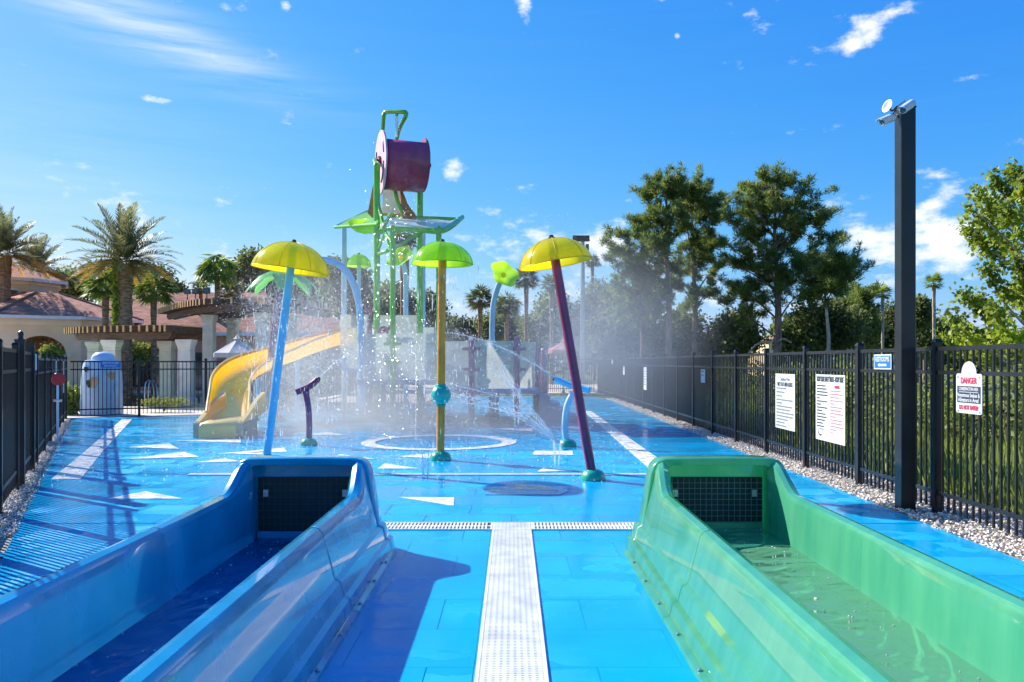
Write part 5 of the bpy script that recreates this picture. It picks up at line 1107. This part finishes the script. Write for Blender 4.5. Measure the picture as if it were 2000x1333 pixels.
def fan_palm(label, px, Y, crown_y, r, nf, tw, mat='fan_leaf_dark', seed=1, boots=True, droop=.35, name='cabbage_palm', base_z=0., bark='palm_bark'):
    rs = np.random.default_rng(seed); b = Vector(((px-1000)*Y/F, Y, base_z)); t = at(px, crown_y, Y); root = empty(name, b, label, 'palm tree', 'fan palms in the background')
    S = [b.lerp(t, i/14) for i in range(15)]; MB().tube(S, [tw*(1+(.3 if boots else .1)*max(0, (i-9)/5))*(1+.10*(i % 2)) for i in range(15)], 9).build('trunk', bark, root, 25)
    V_ = []; tone = []
    for i in range(nf):
        u = (i+.5)/nf; el = math.asin(1-1.5*u); az_ = i*2.399963; h = np.array([math.cos(az_)*math.cos(el), math.sin(az_)*math.cos(el), math.sin(el)]); c0 = np.array(list(t)); hub = c0+h*r*rs.uniform(.42, .7); sd = unit(np.cross(h, [0, 0, 1.01])); up = np.cross(sd, h); m = 17
        a = np.linspace(-1.9, 1.9, m); d = unit(h*np.cos(a)[:, None]+sd*np.sin(a)[:, None]+np.array([0, 0, -droop])*np.abs(rs.normal(1, .3, m))[:, None]); ll = r*.62*(1-.12*np.abs(a))*rs.uniform(.85, 1.1, m); V_.append(leaf_quads(np.repeat(hub[None], m, 0), d, ll, r*.085, np.repeat(up[None], m, 0))); tone.append(np.full(m, rs.uniform(0, 1)))
        w = sd*.02; V_.append(np.stack([c0-w, c0+w, hub+w, hub-w])[None]); tone.append(np.array([.5]))
    np_mesh('crown', np.concatenate(V_), 4, mat, root, np.concatenate(tone))
fan_palm('cabbage palm right of the ochre post, round crown on a short trunk', 938, 50, 588, 1.05, 36, .12, seed=1)
fan_palm('cabbage palm behind the plum umbrella post, taller crown', 1028, 54, 546, 1.1, 38, .13, seed=2)
fan_palm('full cabbage palm right of the flower sprayer', 990, 52, 600, 1.1, 40, .14, seed=3, droop=.6)
fan_palm('mist-veiled fan palm right of the plum umbrella post', 1078, 60, 556, 1.0, 30, .16, seed=4)
fan_palm('very tall thin palm close to the light mast', 1157, 75, 512, .95, 28, .14, seed=5, boots=False, droop=.7)
fan_palm('thin fan palm left of the camera pole', 1724, 62, 574, .80, 30, .10, 'fan_leaf', seed=6, droop=.2, bark='pale_bark')
fan_palm('thin fan palm right of the camera pole', 1824, 58, 554, .80, 30, .10, 'fan_leaf', seed=7, droop=.15, bark='pale_bark')
fan_palm('fan palm with a light crown behind the low pergola, clubhouse side', 206, 40, 560, 1.25, 38, .14, 'fan_leaf', seed=8, droop=.5)
fan_palm('fan palm behind the low pergola, right of the date palm', 300, 41, 570, 1.2, 38, .13, 'fan_leaf', seed=9, droop=.45)
fan_palm('palm trunk and crown behind the tower roof', 790, 48, 470, 1.0, 34, .24, seed=10)
fan_palm('shaggy palm with hanging fronds left of the yellow umbrella', 424, 46, 528, 1.35, 40, .12, 'fan_leaf', seed=12, droop=1.1)
fan_palm('small fan palm above the pergola floodlights', 392, 52, 564, .75, 26, .09, seed=13)
fan_palm('low fan palm beyond the middle of the tall pergola', 450, 50, 572, 1.0, 30, .10, seed=14)
# shrubs on the terrace
for lab, px, py, Y, rx, rz in (('flowering shrub in front of the clubhouse arch', 100, 694, 38, 17, 15), ('round bush between the pergola columns', 268, 690, 41, 24, 20), ('sprawling plants behind the pool fence by the figure', 138, 782, 25.5, 9, 16), ('reddish low planting behind the pool fence', 320, 786, 26.6, 50, 7), ('dark hedge below the white parasol', 470, 722, 45, 50, 16), ('dark shrubs behind the yellow slide', 585, 740, 33, 70, 40)):
    broadleaf(lab, [(px, py, Y, rx, rz)], (px, Y), 'shrub_leaf', .16 if rz > 9 else .06, 1800, name='shrub', group='shrubs on the terrace', cat='shrub', tr=.03)
# tall grass and thicket behind the fence
def meadow():
    n = 34000; Y = 4.5+36*rng.uniform(0, 1, n)**1.3; X = 5.35+9*rng.uniform(0, 1, n)**1.2; P = np.stack([X, Y, np.full(n, -.05)], 1); d = unit(np.stack([rng.normal(0, .22, n), rng.normal(0, .22, n), np.ones(n)], 1)); h = rng.uniform(.18, .62, n)*(1+.5*(X > 8)); o = np_mesh('tall_grass', leaf_quads(P, d, h, .028), 4, 'grass', None, rng.uniform(0, 1, n)); tag(o, 'tall uncut grass growing behind the black fence', 'grass', kind='stuff')
meadow()
for i, (x, y, h, lab) in enumerate(((9.5, 10.5, 1.5, 'leafy thicket behind the danger sign'), (9.0, 14.5, 1.7, 'leafy thicket behind the camera pole'), (8.6, 19, 1.7, 'leafy thicket behind the body slide rules sign'), (9.5, 24, 1.8, 'leafy thicket behind the wet play rules sign'), (9, 31, 1.9, 'leafy thicket farther along the fence'), (8, 38, 1.9, 'leafy thicket at the far end of the fence'), (12.5, 13, 2.0, 'taller thicket under the bright maple'))):
    px = 1000+x*F/y; py = HOR-(h*.45-EYE)*F/y; broadleaf(lab, [(px, py, y, 1.9*F/y, h*.5*F/y), (px-1.3*F/y, py+.2*F/y, y+1.5, 1.4*F/y, h*.42*F/y)], (px, y), 'shrub_leaf', .15, 3000, name='thicket', group='thickets behind the fence', cat='shrub', tr=.04)
# ------------------------------------------------------------------ water in the air
OCT = np.array([(1,0,0),(0,1,0),(-1,0,0),(0,-1,0),(0,0,1),(0,0,-1)], float); OF = np.array([(0,1,4),(1,2,4),(2,3,4),(3,0,4),(1,0,5),(2,1,5),(3,2,5),(0,3,5)])
def drops(name, label, P, size, stretch=1.5, dirs=None, parent=None):
    n = len(P); s = size*np.exp(rng.normal(0, .42, n)); v = OCT[None]*s[:, None, None]; v[..., 2] *= rng.uniform(.8, stretch, (n, 1))
    v = v+P[:, None, :]; o = np_mesh(name, v[:, OF].reshape(-1, 3), 3, 'droplet', parent)
    if parent is None: tag(o, label, 'water spray', kind='stuff')
    return o
def cloud(n, px, py, Y, sx, sy, sY):
    a = np.stack([rng.normal(px, sx, n), rng.normal(py, sy, n), rng.normal(Y, sY, n)], 1); p = np.stack([(a[:, 0]-1000)*a[:, 2]/F, a[:, 2], EYE-(a[:, 1]-HOR)*a[:, 2]/F], 1); return p[p[:, 2] > .02]
def curtain(n, c, r, z0, z1, sp=.08):
    a = rng.uniform(0, 2*math.pi, n); z = z0+(z1-z0)*rng.uniform(0, 1, n); rr = r*(1+.12*((z1-z)/(z1-z0)))+rng.normal(0, sp, n); return np.stack([c[0]+rr*np.cos(a), c[1]+rr*np.sin(a), z], 1)
P = np.concatenate([cloud(11500, 590, 690, 17.5, 62, 75, 1.6), cloud(6000, 560, 600, 18, 55, 30, 1.4), cloud(3400, 790, 730, 18.5, 70, 80, 1.6), cloud(900, 790, 480, 21, 40, 60, 1.0), cloud(9500, 1085, 640, 18.5, 48, 75, 1.8), cloud(1800, 1180, 640, 20, 60, 70, 2.0), cloud(2200, 960, 760, 17, 60, 50, 1.6), cloud(900, 790, 380, 23.2, 22, 30, .3)])
drops('spray_droplets', 'fine bright droplets hanging in the air over the splash pad', P, .0040)
for lab, c, r, z0, z1, n in (('thin falling veil of drops under the lime umbrella', at(864, 513, 13.35), .5, .02, 3.25, 500), ('thin falling veil of drops under the yellow umbrella by the blue slide', at(570, 520, 12.9), .6, .02, 3.0, 700), ('falling drops around the small lime umbrella', at(701, 520, 26), .42, 1.0, 4.6, 700), ('falling drops around the palm sprayer', at(551, 560, 22.3), 1.0, .05, 3.6, 1700), ('water pouring off the tower roof', at(800, 448, 22.6), 1.1, .9, 5.2, 800)):
    drops('falling_drops', lab, curtain(n, c, r, z0, z1), .0032, 16)
# splashes low over the wet floor
a = np.stack([rng.uniform(-8.5, 2.2, 5200), rng.uniform(10.5, 21, 5200), .014+np.abs(rng.normal(0, .05, 5200))], 1); drops('floor_splashes', 'sparkling drops bouncing off the wet blue floor', a, .005)
def jet(label, streams, r=.011, spread=.03, nd=160):
    """streams: point lists; each a thin rope of water that breaks into drops"""
    b = Vector(streams[0][0]); root = empty('water_jet', b, label, 'water jet', 'jets of the splash pad'); D = []
    for s in streams:
        S = spline(s, 9); k = len(S); MB().tube(S, [r*(1-.55*i/k) for i in range(k)], 6).build('stream', 'droplet', root)
        q = np.array([list(p) for p in S]); u = rng.uniform(0, 1, nd); idx = u*(k-1); f = np.stack([np.interp(idx, np.arange(k), q[:, j]) for j in range(3)], 1); D.append(f+rng.normal(size=(nd, 3))*spread*(.15+u[:, None]))
    drops('drops', None, np.concatenate(D), .0048, 1.6, parent=root)
g = gr(1093, 880); g.y = 15.0; g = Vector(((1096-1000)*15/F, 15, .08))
jet('fan of five straight jets shooting left from beside the white cannon', [[g, at(1040, 820, 15.4), at(980, 778, 15.8), at(870, 748, 16.4)], [g, at(1040, 826, 15.2), at(970, 790, 15.5), at(868, 765, 15.8)], [g, at(1045, 815, 15.6), at(1000, 762, 16), at(960, 715, 16.5)], [g, at(1050, 812, 15.4), at(1008, 760, 15.8), at(975, 708, 16.2)], [g, at(1035, 830, 15.2), at(985, 803, 15.3), at(900, 785, 15.5)]], .014, .05, 700)
n0 = at(1085, 741, 15.6); jet('long arcing jet from the white cannon nozzle', [[n0, at(1050, 716, 15.8), at(985, 682, 16.2), at(930, 661, 16.5), at(878, 650, 16.8)]], .014, .05, 700)
n0 = at(621, 741, 15.9); jet('faint jet leaving the purple cannon', [[n0, at(640, 722, 16.2), at(660, 704, 16.5), at(690, 690, 17)]], .008, .06, 200)
for lab, px, py, top, n in (('twin low jet nearest to the ochre post', 831, 935, 878, 2), ('twin low jet between the white cannon and the plum post', 1088, 908, 860, 2), ('slim upright jet in front of the purple panel post', 1009, 846, 752, 2), ('tall thin jet left of the ochre post', 812, 850, 690, 1)):
    b = gr(px, py); jet(lab, [[b+Vector((s_*.03, 0, 0)), at(px+s_*5, (py+top)/2, b.y), at(px+s_*7, top, b.y)] for s_ in ((-1, 1) if n == 2 else (0,))], .013, .035, 150)
b = at(775, 228, 23.7); jet('white stream filling the tipping bucket', [[b, at(775, 245, 23.7), at(775, 268, 23.7)]], .06, .05, 120)
# mist: real air full of fine spray, thickest near the floor and around the tower
def mist():
    lo, hi = Vector((-9.5, 13.2, .03)), Vector((6.0, 25.5, 6.2)); o = MB().box(lo, hi).build('water_mist', 'droplet', None, None); o['kind'] = 'stuff'; o['label'] = 'soft white spray mist drifting around the play tower'; o['category'] = 'mist'
    m = bpy.data.materials.new('mist'); m.use_nodes = True; N = m.node_tree.nodes; L = m.node_tree.links; N.clear(); out = N.new('ShaderNodeOutputMaterial'); vol = N.new('ShaderNodeVolumePrincipled'); vol.inputs['Color'].default_value = (.86, .94, 1, 1); vol.inputs['Anisotropy'].default_value = .3
    geo = N.new('ShaderNodeNewGeometry')
    def ma(op, a, b=None, clamp=False):
        n = N.new('ShaderNodeMath'); n.operation = op; n.use_clamp = clamp
        for i, v in enumerate((a, b)):
            if v is None: continue
            if isinstance(v, (int, float)): n.inputs[i].default_value = v
            else: L.new(v, n.inputs[i])
        return n.outputs[0]
    tot = None
    for c, r, w in MIST:
        s = N.new('ShaderNodeVectorMath'); s.operation = 'SUBTRACT'; L.new(geo.outputs['Position'], s.inputs[0]); s.inputs[1].default_value = c
        d = N.new('ShaderNodeVectorMath'); d.operation = 'DIVIDE'; L.new(s.outputs[0], d.inputs[0]); d.inputs[1].default_value = r
        ln = N.new('ShaderNodeVectorMath'); ln.operation = 'LENGTH'; L.new(d.outputs[0], ln.inputs[0]); f = ma('MULTIPLY', ma('POWER', ma('SUBTRACT', 1, ln.outputs['Value'], True), 1.4), w); tot = f if tot is None else ma('ADD', tot, f)
    nz = N.new('ShaderNodeTexNoise'); nz.inputs['Scale'].default_value = .8; nz.inputs['Detail'].default_value = 3; L.new(geo.outputs['Position'], nz.inputs['Vector'])
    L.new(ma('MULTIPLY', tot, ma('MULTIPLY', ma('SUBTRACT', nz.outputs[0], .2, True), 4.0)), vol.inputs['Density']); L.new(vol.outputs[0], out.inputs['Volume']); o.data.materials.clear(); o.data.materials.append(m)
MIST = [((-2.6, 19.3, .8), (3.4, 3.6, 2.2), .27), ((-4.6, 19.0, .9), (2.4, 3.5, 2.2), .20), ((1.7, 18.8, 1.8), (2.6, 4.5, 3.2), .14), ((-5.0, 20.5, 3.0), (2.2, 3.0, 2.4), .08), ((-3.0, 20.8, 4.0), (2.6, 2.5, 2.4), .04), ((3.0, 20, 2.0), (2.6, 4.5, 3.0), .075), ((-3.0, 18.6, .25), (5.5, 5.0, .9), .30)]
mist()
